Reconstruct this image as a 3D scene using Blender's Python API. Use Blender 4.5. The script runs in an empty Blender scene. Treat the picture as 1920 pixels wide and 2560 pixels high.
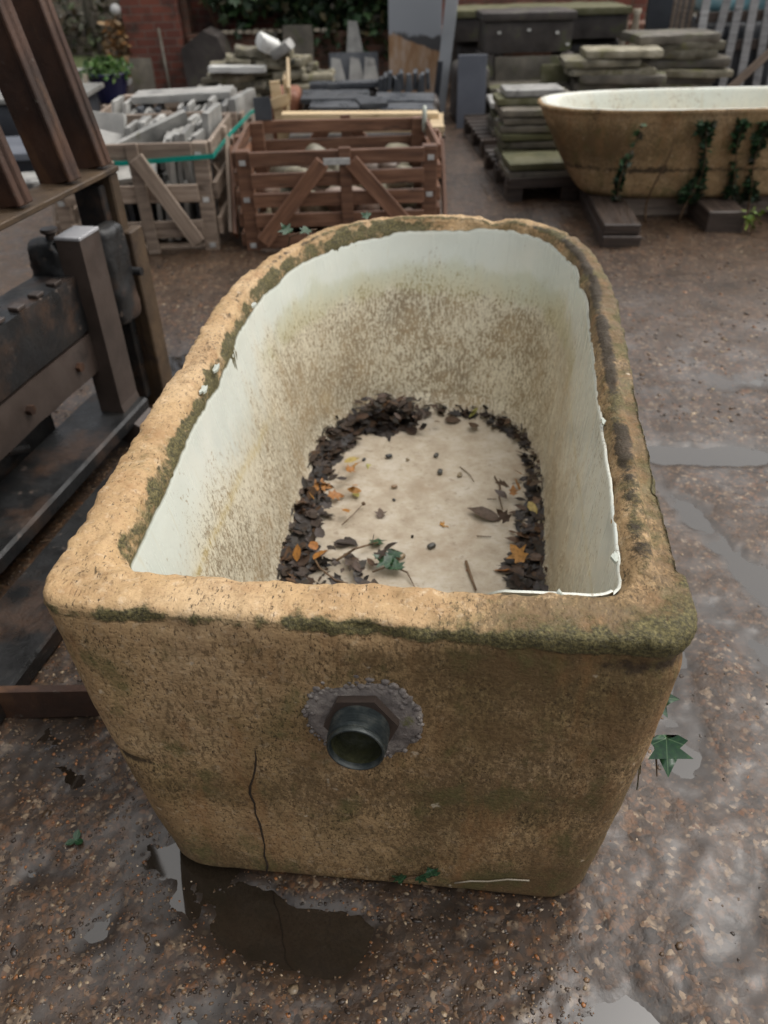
import bpy, bmesh, math, random
import numpy as np
from mathutils import Vector, Matrix
R = math.radians
random.seed(7)
rng = np.random.default_rng(11)
sc = bpy.context.scene
col = sc.collection

# ------------------------------------------------------------------ camera
CAM_H, PITCH, ROLL, FPX = 1.31, R(36.5), R(1.5), 1920.0
cp, sp = math.cos(PITCH), math.sin(PITCH)
_f = np.array([0, cp, -sp]); _r0 = np.array([1., 0, 0]); _u0 = np.array([0, sp, cp])
_rt = _r0*math.cos(ROLL) - _u0*math.sin(ROLL)
_up = _r0*math.sin(ROLL) + _u0*math.cos(ROLL)
cam_d = bpy.data.cameras.new('camera'); cam = bpy.data.objects.new('camera', cam_d); col.objects.link(cam)
cam_d.sensor_fit = 'VERTICAL'; cam_d.sensor_height = 36; cam_d.sensor_width = 27; cam_d.lens = 27
cam_d.clip_start = 0.05; cam_d.clip_end = 400
cam_d.dof.use_dof = True; cam_d.dof.focus_distance = 1.12; cam_d.dof.aperture_fstop = 4.2
m = Matrix(((_rt[0], _up[0], -_f[0], 0), (_rt[1], _up[1], -_f[1], 0), (_rt[2], _up[2], -_f[2], CAM_H), (0, 0, 0, 1)))
cam.matrix_world = m
sc.camera = cam

# ------------------------------------------------------------------ sky, sun, exposure
SUN_EL, SUN_AZ = R(62), R(72)          # sun beyond the bath and to its side (azimuth from +Y towards +X)
w = bpy.data.worlds.new('World'); sc.world = w; w.use_nodes = True
nt = w.node_tree; nt.nodes.clear()
sky = nt.nodes.new('ShaderNodeTexSky'); sky.sky_type = 'NISHITA'; sky.sun_disc = False
sky.sun_elevation = SUN_EL; sky.sun_rotation = SUN_AZ; sky.air_density = 1.0; sky.dust_density = 6.0; sky.ozone_density = 1.0
hs = nt.nodes.new('ShaderNodeHueSaturation'); hs.inputs['Saturation'].default_value = 0.28
bg = nt.nodes.new('ShaderNodeBackground'); bg.inputs['Strength'].default_value = 0.125
wo = nt.nodes.new('ShaderNodeOutputWorld')
nt.links.new(sky.outputs[0], hs.inputs['Color']); nt.links.new(hs.outputs[0], bg.inputs[0]); nt.links.new(bg.outputs[0], wo.inputs[0])
sun_d = bpy.data.lights.new('sun', 'SUN'); sun_d.energy = 1.4; sun_d.angle = R(110); sun_d.color = (1, .95, .87)
sun = bpy.data.objects.new('sun', sun_d); col.objects.link(sun)
sdir = Vector((math.sin(SUN_AZ)*math.cos(SUN_EL), math.cos(SUN_AZ)*math.cos(SUN_EL), math.sin(SUN_EL)))
sun.rotation_euler = sdir.to_track_quat('Z', 'Y').to_euler()
sc.view_settings.view_transform = 'Standard'; sc.view_settings.look = 'None'
sc.view_settings.exposure = 0.28; sc.view_settings.gamma = 1.0
sc.cycles.max_bounces = 6; sc.cycles.diffuse_bounces = 4; sc.cycles.glossy_bounces = 3; sc.cycles.transparent_max_bounces = 6

# ------------------------------------------------------------------ numeric noise
def _hash(ix, iy, iz, s):
    h = (ix*374761393 + iy*668265263 + iz*2147483647 + s*1274126177) & 0xFFFFFFFF
    h = ((h ^ (h >> 13))*1274126177) & 0xFFFFFFFF
    h = ((h ^ (h >> 16))*2246822519) & 0xFFFFFFFF
    return ((h ^ (h >> 15)) & 0xFFFFFF)/float(0xFFFFFF)
def vnoise(p, s=0):
    p = np.asarray(p, float); f = np.floor(p); i = f.astype(np.int64); t = p - f; t = t*t*t*(t*(t*6-15)+10)
    o = 0
    for dx in (0, 1):
        wx = t[:, 0] if dx else 1-t[:, 0]
        for dy in (0, 1):
            wy = t[:, 1] if dy else 1-t[:, 1]
            for dz in (0, 1):
                wz = t[:, 2] if dz else 1-t[:, 2]
                o = o + wx*wy*wz*_hash(i[:, 0]+dx, i[:, 1]+dy, i[:, 2]+dz, s)
    return o*2-1
def fbm(p, octs=4, s=0, gain=.5):
    p = np.asarray(p, float); a = 1; tot = 0; o = 0
    for k in range(octs):
        o = o + a*vnoise(p*(2.03**k)+k*17.3, s+k); tot += a; a *= gain
    return o/tot
def sm(a, b, x):
    t = np.clip((x-a)/(b-a), 0, 1); return t*t*(3-2*t)

# ------------------------------------------------------------------ objects
def tag(o, label=None, cat=None, group=None, kind=None):
    if label: o['label'] = label
    if cat: o['category'] = cat
    if group: o['group'] = group
    if kind: o['kind'] = kind
    return o
def thing(name, label, cat, loc=(0, 0, 0), rz=0, group=None):
    o = bpy.data.objects.new(name, None); col.objects.link(o)
    o.location = loc; o.rotation_euler = (0, 0, rz); o.empty_display_size = .1
    return tag(o, label, cat, group)
def link(name, me, mat=None, parent=None):
    o = bpy.data.objects.new(name, me); col.objects.link(o)
    if mat and not me.materials: me.materials.append(mat)
    if parent: o.parent = parent
    return o
def npmesh(name, V, F, smooth=True, uv=None, attrs=None, angle=None):
    """V (n,3); F (m,k) equal-size faces; uv (m*k,2)"""
    me = bpy.data.meshes.new(name); V = np.asarray(V, np.float32); F = np.asarray(F, np.int32); k = F.shape[1]
    me.vertices.add(len(V)); me.vertices.foreach_set('co', V.ravel())
    me.loops.add(F.size); me.loops.foreach_set('vertex_index', F.ravel())
    me.polygons.add(len(F)); me.polygons.foreach_set('loop_start', np.arange(0, F.size, k, dtype=np.int32))
    me.polygons.foreach_set('use_smooth', np.full(len(F), smooth))
    if uv is not None:
        l = me.uv_layers.new(name='UVMap'); l.data.foreach_set('uv', np.asarray(uv, np.float32).ravel())
    for n, a in (attrs or {}).items():
        a = np.asarray(a, np.float32)
        if a.ndim == 1:
            at = me.attributes.new(n, 'FLOAT', 'POINT'); at.data.foreach_set('value', a)
        else:
            at = me.attributes.new(n, 'FLOAT_COLOR', 'POINT')
            at.data.foreach_set('color', np.c_[a[:, :3], np.ones(len(a))].astype(np.float32).ravel())
    me.update(calc_edges=True); me.validate()
    if angle: me.set_sharp_from_angle(angle=angle)
    return me
def rotz(a): return Matrix.Rotation(a, 3, 'Z')
class MB:
    """collects boxes, boards, tubes and prisms into ONE mesh"""
    def __init__(s): s.v = []; s.f = []; s.uv = []
    def add(s, vs, fs, uvs=None):
        b = len(s.v); s.v += [tuple(x) for x in vs]
        for i, f in enumerate(fs):
            s.f.append([b+j for j in f]); s.uv.append(uvs[i] if uvs else [(vs[j][0], vs[j][1]+vs[j][2]) for j in f])
    def box(s, c, size, rot=None, ch=.004):
        h = [x/2 for x in size]; ch = min(ch, min(h)*.6); o = random.random()*5
        vs = []; idx = {}
        for sx in (-1, 1):
            for sy in (-1, 1):
                for sz in (-1, 1):
                    sg = (sx, sy, sz)
                    for ax in range(3):
                        idx[(sg, ax)] = len(vs)
                        vs.append([sg[k]*(h[k] if k == ax else h[k]-ch) for k in range(3)])
        fs = []
        for ax in range(3):
            a, b = [k for k in range(3) if k != ax]
            for sg in (-1, 1):
                q = []
                for (p1, p2) in ((-1, -1), (1, -1), (1, 1), (-1, 1)):
                    t = [0, 0, 0]; t[ax] = sg; t[a] = p1; t[b] = p2; q.append(idx[(tuple(t), ax)])
                fs.append(q)
        for ax in range(3):
            a, b = [k for k in range(3) if k != ax]
            for s1 in (-1, 1):
                for s2 in (-1, 1):
                    t0 = [0, 0, 0]; t0[a] = s1; t0[b] = s2; t1 = list(t0); t0[ax] = -1; t1[ax] = 1
                    fs.append([idx[(tuple(t0), a)], idx[(tuple(t1), a)], idx[(tuple(t1), b)], idx[(tuple(t0), b)]])
        for sx in (-1, 1):
            for sy in (-1, 1):
                for sz in (-1, 1): fs.append([idx[((sx, sy, sz), k)] for k in range(3)])
        uvs = []
        for i, f in enumerate(fs):
            p = [Vector(vs[j]) for j in f]; n = (p[1]-p[0]).cross(p[2]-p[0])
            ctr = sum(p, Vector())/len(p)
            if n.dot(ctr) < 0: f.reverse(); p.reverse()
            n = [abs(x) for x in n]; ax = n.index(max(n))
            if ax == 0: uvs.append([(q.y+o, q.z+o) for q in p])
            elif ax == 1: uvs.append([(q.x+o, q.z+o) for q in p])
            else: uvs.append([(q.x+o, q.y+o) for q in p])
        rot = rot or Matrix.Identity(3)
        s.add([rot @ Vector(q)+Vector(c) for q in vs], fs, uvs); return s
    def board(s, p0, p1, w, t, up=(0, 0, 1), ch=.003):
        """plank from p0 to p1; w across in the plane square to up, t along up"""
        p0, p1 = Vector(p0), Vector(p1); x = (p1-p0); L = x.length; x.normalize()
        z = Vector(up); z = (z-x*z.dot(x)).normalized(); y = z.cross(x)
        return s.box((p0+p1)/2, (L, w, t), Matrix((x, y, z)).transposed(), ch)
    def tube(s, pts, rad, n=8, cap=True):
        pts = [Vector(p) for p in pts]; rad = rad if isinstance(rad, (list, tuple)) else [rad]*len(pts)
        rings = []; u = None
        for i, p in enumerate(pts):
            d = (pts[min(i+1, len(pts)-1)]-pts[max(i-1, 0)]).normalized()
            if u is None: u = d.orthogonal().normalized()
            u = (u-d*u.dot(d)).normalized(); v = d.cross(u)
            rings.append([p+(u*math.cos(2*math.pi*k/n)+v*math.sin(2*math.pi*k/n))*rad[i] for k in range(n)])
        vs = [q for r in rings for q in r]; fs = []; uvs = []
        L = 0
        for i in range(len(pts)-1):
            l2 = L+(pts[i+1]-pts[i]).length
            for k in range(n):
                k2 = (k+1) % n; fs.append([i*n+k, i*n+k2, (i+1)*n+k2, (i+1)*n+k])
                uvs.append([(L, k/n*.2), (L, (k+1)/n*.2), (l2, (k+1)/n*.2), (l2, k/n*.2)])
            L = l2
        if cap:
            fs.append(list(range(n))[::-1]); uvs.append([(0, 0)]*n)
            fs.append([(len(pts)-1)*n+k for k in range(n)]); uvs.append([(0, 0)]*n)
        s.add(vs, fs, uvs); return s
    def prism(s, poly, y0, y1, M=None):
        """polygon in (x,z) pulled from y0 to y1"""
        n = len(poly); vs = [(x, y0, z) for x, z in poly]+[(x, y1, z) for x, z in poly]
        fs = [list(range(n)), list(range(2*n-1, n-1, -1))]+[[(i+1) % n, i, n+i, n+(i+1) % n] for i in range(n)]
        uvs = [[(vs[j][0], vs[j][2]) if fi < 2 else (vs[j][0]+vs[j][2], vs[j][1]) for j in f] for fi, f in enumerate(fs)]
        if M: vs = [M @ Vector(v) for v in vs]
        s.add(vs, fs, uvs); return s
    def mesh(s, name, smooth=False, angle=None):
        me = bpy.data.meshes.new(name); me.from_pydata(s.v, [], s.f)
        l = me.uv_layers.new(name='UVMap'); l.data.foreach_set('uv', np.array([c for u in s.uv for c in u], np.float32).ravel())
        me.polygons.foreach_set('use_smooth', [smooth]*len(s.f)); me.update()
        if angle: me.shade_smooth() if not smooth else None; me.set_sharp_from_angle(angle=angle)
        return me
    def build(s, name, mat, parent=None, smooth=False, angle=None):
        return link(name, s.mesh(name, smooth, angle), mat, parent)
def rough_block(size, amp=.006, cell=.03, seed=0, rnd=.25, freq=9, chip=0):
    """a stone block: subdivided box, worn edges, uneven faces; returns a mesh centred on its base"""
    n = [max(2, min(26, int(round(x/cell)))) for x in size]; vid = {}; V = []; F = []
    def vert(i, j, k):
        key = (i, j, k)
        if key not in vid: vid[key] = len(V); V.append((i/n[0]-.5, j/n[1]-.5, k/n[2]-.5))
        return vid[key]
    for a, b, c in ((0, 1, 2), (1, 2, 0), (2, 0, 1)):
        for sd in (0, n[c]):
            for i in range(n[a]):
                for j in range(n[b]):
                    q = []
                    for (x, y) in ((i, j), (i+1, j), (i+1, j+1), (i, j+1)):
                        t = [0, 0, 0]; t[a] = x; t[b] = y; t[c] = sd; q.append(vert(*t))
                    F.append(q if sd else q[::-1])
    V = np.array(V)*np.array(size); h = np.array(size)/2; r = min(size)*rnd
    q = np.clip(V, -(h-r), h-r); d = V-q; L = np.linalg.norm(d, axis=1, keepdims=True)
    V = np.where(L > 1e-9, q+d/np.maximum(L, 1e-9)*np.minimum(L, r), V)
    nrm = V/h; nrm = np.sign(nrm)*np.abs(nrm)**3; nrm /= np.maximum(np.linalg.norm(nrm, axis=1, keepdims=True), 1e-6)
    f1 = fbm(V*freq+seed*7.7, 3, seed); V = V+nrm*(f1*amp)[:, None]
    if chip:
        sh = vnoise(V*freq*.5+seed*3.1, seed+5); V = V+np.c_[fbm(V*3+seed, 2, seed+9), fbm(V*3+seed+40, 2, seed+10), np.zeros(len(V))]*chip
    V[:, 2] += h[2]
    uv = np.array([(V[j][0]+V[j][1]*.3, V[j][1]+V[j][2]) for f in F for j in f])
    return npmesh('stone', V, F, True, uv, angle=R(50))

# ------------------------------------------------------------------ materials
class NT:
    def __init__(s, name):
        s.m = bpy.data.materials.new(name); s.m.use_nodes = True; s.t = s.m.node_tree; s.t.nodes.clear()
    def n(s, typ, ins=None, out=0, **pr):
        nd = s.t.nodes.new('ShaderNode'+typ)
        for k, v in pr.items(): setattr(nd, k, v)
        for k, v in (ins or {}).items():
            sk = nd.inputs[k]
            if isinstance(v, bpy.types.NodeSocket): s.t.links.new(v, sk)
            elif isinstance(v, (tuple, list)) and len(v) == 3 and sk.type == 'RGBA': sk.default_value = (*v, 1)
            else: sk.default_value = v
        return nd.outputs[out] if out is not None else nd
    def math(s, op, a, b=0., clamp=False): return s.n('Math', {0: a, 1: b}, operation=op, use_clamp=clamp)
    def coord(s, kind='Object', scale=(1, 1, 1)):
        c = s.n('TexCoord', out=None).outputs[kind]
        return s.n('Mapping', {'Vector': c, 'Scale': scale})
    def noise(s, vec, scale, detail=4, rough=.55, dist=0): return s.n('TexNoise', {'Vector': vec, 'Scale': scale, 'Detail': detail, 'Roughness': rough, 'Distortion': dist})
    def step(s, x, lo, hi, a=0., b=1.): return s.n('MapRange', {'Value': x, 'From Min': lo, 'From Max': hi, 'To Min': a, 'To Max': b}, interpolation_type='SMOOTHSTEP')
    def mix(s, f, a, b, blend='MIX'):
        nd = s.n('Mix', {0: f}, out=None, data_type='RGBA', blend_type=blend)
        for i, v in ((6, a), (7, b)):
            if isinstance(v, bpy.types.NodeSocket): s.t.links.new(v, nd.inputs[i])
            else: nd.inputs[i].default_value = (*v[:3], 1)
        return nd.outputs[2]
    def ramp(s, x, stops):
        nd = s.n('ValToRGB', {0: x}, out=None); e = nd.color_ramp.elements
        while len(e) < len(stops): e.new(.5)
        for i, (p, c) in enumerate(stops): e[i].position = p; e[i].color = (*c, 1)
        return nd.outputs[0]
    def attr(s, name, out='Fac'): return s.n('Attribute', out=None, attribute_name=name).outputs[out]
    def done(s, color, rough=.7, bump=None, bstr=.4, bdist=.003, **kw):
        ins = {'Base Color': color, 'Roughness': rough}; ins.update(kw)
        if bump is not None: ins['Normal'] = s.n('Bump', {'Height': bump, 'Strength': bstr, 'Distance': bdist})
        b = s.n('BsdfPrincipled', ins); s.n('OutputMaterial', {'Surface': b}, out=None); return s.m
def surf(name, cols, scale=6, detail=5, coord='Object', stretch=(1, 1, 1), rough=(.5, .8), layers=(), rnd=0.15, bscale=40, bstr=.4, bdist=.004, spec=.5, metal=0):
    t = NT(name); v = t.coord(coord, stretch)
    if rnd:
        r = t.n('ObjectInfo', out=None).outputs['Random']
        off = t.n('VectorMath', {0: v, 1: t.n('CombineXYZ', {0: t.math('MULTIPLY', r, 37.), 1: t.math('MULTIPLY', r, 91.), 2: 0.})}, operation='ADD'); v = off
    nb = t.noise(v, scale, detail, .6)
    n = len(cols); c = t.ramp(nb, [(.28+.44*i/max(1, n-1), k) for i, k in enumerate(cols)])
    if rnd:
        fac = t.math('ADD', t.math('MULTIPLY', r, 2*rnd), 1-rnd)
        c = t.mix(1., c, t.n('CombineColor', {0: fac, 1: fac, 2: fac}), 'MULTIPLY')
    for (lc, ls, lo, hi, st) in layers:
        lv = t.n('Mapping', {'Vector': v, 'Scale': st}); c = t.mix(t.step(t.noise(lv, ls, 5, .65), lo, hi), c, lc)
    fine = t.noise(v, bscale, 6, .65)
    rg = t.step(t.noise(v, scale*1.7, 3), .3, .7, rough[0], rough[1])
    return t.done(c, rg, t.math('ADD', fine, nb), bstr, bdist, **{'Specular IOR Level': spec, 'Metallic': metal})

def mat_wood(name, cols, wet=(.35, .6), dark=(.03, .02, .015)):
    return surf(name, cols, 3.0, 6, 'UV', (1.2, 14, 14), wet, [(dark, 2.5, .56, .75, (1, .35, .35)), (dark, 1.2, .62, .7, (2, 4, 4))], .22, 9, .5, .003)
M = {}
M['grey_wood'] = mat_wood('grey_wood', [(.14, .105, .08), (.28, .215, .165), (.42, .34, .27)])
M['brown_wood'] = mat_wood('brown_wood', [(.075, .038, .024), (.17, .083, .048), (.28, .15, .092)])
M['dark_wood'] = mat_wood('dark_wood', [(.02, .015, .012), (.045, .032, .025), (.08, .058, .045)])
M['silver_wood'] = mat_wood('silver_wood', [(.2, .2, .2), (.34, .34, .34), (.46, .47, .47)], dark=(.09, .09, .1))
M['pine_wood'] = mat_wood('pine_wood', [(.42, .3, .17), (.55, .42, .25), (.66, .53, .35)], (.45, .7), (.3, .2, .1))
moss = (.09, .1, .025)
M['slate'] = surf('slate', [(.035, .04, .047), (.06, .066, .075), (.10, .105, .112)], 5, rough=(.22, .5), layers=[((.17, .16, .14), 9, .6, .75, (1, 1, 1))], rnd=.25, bscale=30)
M['pale_slate'] = surf('pale_slate', [(.19, .19, .18), (.32, .315, .295), (.45, .44, .41)], 6, rough=(.35, .6), layers=[((.05, .05, .05), 4, .55, .75, (1, 1, 1)), ((.12, .11, .05), 7, .62, .8, (1, 1, 1))], rnd=.3)
M['sandstone'] = surf('sandstone', [(.075, .067, .052), (.13, .115, .09), (.2, .175, .135)], 6, rough=(.4, .7), layers=[((.11, .12, .04), 4, .52, .72, (1, 1, 1)), ((.04, .035, .03), 8, .58, .75, (1, 1, 1))], rnd=.25)
M['dark_stone'] = surf('dark_stone', [(.022, .018, .016), (.045, .038, .034), (.075, .066, .058)], 5, rough=(.4, .75), layers=[((.08, .09, .03), 5, .56, .72, (1, 1, 1))], rnd=.2)
M['moss_stone'] = surf('moss_stone', [(.075, .078, .038), (.12, .115, .056), (.19, .18, .12)], 8, rough=(.7, .9), rnd=.1, bscale=60)
M['walling'] = surf('walling', [(.10, .09, .06), (.2, .18, .125), (.34, .31, .24)], 9, rough=(.45, .75), layers=[((.15, .14, .05), 6, .55, .7, (1, 1, 1)), ((.03, .03, .025), 7, .57, .72, (1, 1, 1))], rnd=.5)
M['white_stone'] = surf('white_stone', [(.45, .45, .42), (.6, .6, .57), (.7, .7, .66)], 6, rough=(.5, .7), rnd=.1)
M['rubble'] = surf('rubble', [(.14, .09, .065), (.24, .17, .13), (.4, .33, .28)], 9, rough=(.4, .7), layers=[((.05, .035, .03), 6, .55, .75, (1, 1, 1))], rnd=.4)
M['blue_slab'] = surf('blue_slab', [(.09, .10, .12), (.12, .13, .155), (.15, .16, .185)], 3, rough=(.35, .5), rnd=0, bscale=60, bstr=.15)
M['rust'] = surf('rust', [(.02, .011, .007), (.046, .021, .012), (.085, .038, .02)], 7, rough=(.45, .75), layers=[((.12, .058, .026), 8, .52, .72, (1, 1, .4)), ((.10, .085, .07), 30, .64, .74, (1, 1, 1))], rnd=.1, bscale=90, bstr=.5, bdist=.003)
M['rust_tan'] = surf('rust_tan', [(.03, .02, .011), (.065, .04, .02), (.10, .063, .032)], 9, rough=(.5, .8), layers=[((.03, .018, .012), 7, .52, .7, (1, 1, 1))], rnd=0, bscale=90)
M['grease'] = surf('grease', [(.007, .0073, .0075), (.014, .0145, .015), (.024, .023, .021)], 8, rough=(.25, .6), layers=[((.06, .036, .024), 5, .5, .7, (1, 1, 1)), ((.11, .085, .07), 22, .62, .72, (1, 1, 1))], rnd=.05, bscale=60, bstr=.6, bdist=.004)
M['worn_steel'] = surf('worn_steel', [(.035, .026, .021), (.06, .044, .036), (.10, .076, .064)], 6, rough=(.3, .55), layers=[((.02, .017, .015), 6, .55, .75, (1, 1, 1))], rnd=.05, bscale=80, bstr=.3, bdist=.002)
M['bright_steel'] = surf('bright_steel', [(.3, .3, .31), (.38, .38, .39), (.45, .45, .46)], 6, rough=(.3, .45), rnd=0, bstr=.1)
M['strap'] = surf('strap', [(.0, .17, .13), (.005, .24, .19), (.01, .3, .24)], 6, rough=(.25, .4), rnd=0, bstr=.05)
M['tag'] = surf('tag', [(.4, .4, .39), (.5, .5, .48), (.6, .6, .58)], 30, rough=(.4, .6), rnd=.2)
M['terracotta'] = surf('terracotta', [(.16, .055, .03), (.22, .085, .045), (.28, .12, .07)], 7, rough=(.5, .7), rnd=.15)
M['blue_glaze'] = surf('blue_glaze', [(.006, .008, .03), (.009, .012, .055), (.012, .018, .085)], 3, rough=(.12, .25), rnd=0, bstr=.05)
M['white_panel'] = surf('white_panel', [(.3, .32, .34), (.38, .4, .42), (.46, .47, .48)], 2, rough=(.3, .5), rnd=0, layers=[((.12, .10, .09), 3, .62, .8, (1, 1, .4))], bstr=.1)
M['charcoal'] = surf('charcoal', [(.02, .023, .03), (.03, .034, .042), (.042, .047, .055)], 3, rough=(.4, .6), rnd=0, bstr=.1)
M['cream'] = surf('cream', [(.3, .24, .16), (.42, .36, .27), (.5, .46, .38)], 7, rough=(.5, .7), rnd=0, layers=[((.18, .07, .03), 6, .55, .7, (1, 1, .3))])
M['bark'] = surf('bark', [(.05, .045, .035), (.10, .09, .07), (.17, .155, .125)], 9, 6, 'Object', (1, 1, .2), (.7, .9), rnd=.3, bscale=30, bstr=.6, bdist=.02)
M['stem'] = surf('stem', [(.07, .04, .02), (.12, .07, .035), (.17, .11, .06)], 30, rough=(.4, .7), rnd=.2)
M['blue_wrap'] = surf('blue_wrap', [(.10, .3, .38), (.25, .45, .5), (.5, .6, .62)], 6, rough=(.2, .4), rnd=0)
def mat_leafcol(name, rough=(.25, .5), vein=True):
    t = NT(name); v = t.coord('Object'); c = t.attr('tint', 'Color'); n = t.noise(v, 130, 3)
    c = t.mix(t.step(n, .35, .75, 0, .45), c, (.02, .018, .01))
    return t.done(c, t.step(n, .3, .7, *rough), n, .25, .002)
M['leaf'] = mat_leafcol('leaf_litter', (.45, .75)); M['foliage'] = mat_leafcol('foliage', (.4, .6))
def mat_objleaf(name, stops, rough=(.4, .7)):
    t = NT(name); v = t.coord('Object'); r = t.n('ObjectInfo', out=None).outputs['Random']; c = t.ramp(r, stops); n = t.noise(v, 90, 4)
    c = t.mix(t.step(n, .4, .75, 0, .7), c, (.03, .022, .012))
    return t.done(c, t.step(n, .3, .7, *rough), n, .3, .002)
M['leaf_dark'] = mat_objleaf('leaf_dark', [(0, (.022, .014, .011)), (.5, (.045, .024, .015)), (1, (.075, .042, .022))])
M['leaf_orange'] = mat_objleaf('leaf_orange', [(0, (.3, .11, .015)), (.5, (.42, .2, .03)), (1, (.25, .08, .02))])
M['leaf_yellow'] = mat_objleaf('leaf_yellow', [(0, (.4, .36, .1)), (.5, (.28, .27, .07)), (1, (.42, .3, .08))])
M['pebble'] = mat_objleaf('pebble', [(0, (.03, .032, .034)), (.45, (.07, .068, .06)), (.6, (.3, .24, .15)), (.8, (.28, .10, .05)), (1, (.09, .09, .085))], (.3, .5))
def mat_ivy():
    t = NT('ivy_leaf'); u = t.n('TexCoord', out=None).outputs['UV']
    x = t.n('SeparateXYZ', {0: u}, out=None); rr = t.n('ObjectInfo', out=None).outputs['Random']
    ang = t.math('ARCTAN2', x.outputs[0], x.outputs[1]); rad = t.n('VectorMath', {0: u}, out=None, operation='LENGTH').outputs['Value']
    k = t.math('ABSOLUTE', t.math('SINE', t.math('MULTIPLY', ang, 2.6)))
    vein = t.math('MULTIPLY', t.math('SUBTRACT', 1., t.step(t.math('MULTIPLY', k, rad), .01, .05)), .65)
    n = t.noise(u, 7, 4); c = t.ramp(n, [(.3, (.008, .03, .014)), (.55, (.014, .055, .02)), (.75, (.03, .085, .022))])
    c = t.mix(vein, c, (.12, .2, .1)); return t.done(c, .3, n, .2, .001)
M['ivy'] = mat_ivy()
def mat_brick(name, c1, c2, mo, dark=.6):
    t = NT(name); v = t.coord('UV'); b = t.n('TexBrick', {'Vector': v, 'Color1': c1, 'Color2': c2, 'Mortar': mo, 'Scale': 1., 'Mortar Size': .006, 'Mortar Smooth': .3, 'Bias': 0., 'Brick Width': .225, 'Row Height': .075}, out=None)
    o = t.coord('Object'); n = t.noise(o, 3, 6, .65); c = t.mix(t.step(n, .45, .7, 0, .85), b.outputs[0], (.035, .028, .022))
    c = t.mix(t.step(t.noise(o, 5, 5), .58, .75, 0, .8), c, (.05, .055, .02)); f = t.noise(o, 60, 4)
    return t.done(c, .8, t.math('SUBTRACT', f, t.math('MULTIPLY', b.outputs[1], 2.)), .6, .006)
M['brick'] = mat_brick('red_brick', (.23, .072, .045), (.14, .045, .032), (.17, .13, .105))
M['old_brick'] = mat_brick('old_brick', (.19, .085, .055), (.13, .07, .045), (.14, .11, .085))
def mat_panel():
    t = NT('rusty_enamel'); v = t.coord('Object'); z = t.n('SeparateXYZ', {0: v}, out=None)
    n = t.noise(v, 4, 5, .6); top = t.step(t.math('ADD', z.outputs[2], t.math('MULTIPLY', t.math('SUBTRACT', n, .5), .25)), .60, .63)
    band = t.step(t.math('ADD', t.math('ADD', z.outputs[2], t.math('MULTIPLY', z.outputs[0], .35)), t.math('MULTIPLY', n, .12)), .60, .62)
    rust = t.ramp(t.noise(t.coord('Object', (1, 1, .3)), 9, 6, .7), [(.3, (.2, .09, .035)), (.5, (.36, .22, .12)), (.7, (.5, .42, .36))])
    c = t.mix(band, rust, (.06, .058, .06)); c = t.mix(top, c, (.3, .32, .345)); return t.done(c, .35, n, .15, .003)
M['enamel_panel'] = mat_panel()
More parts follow.
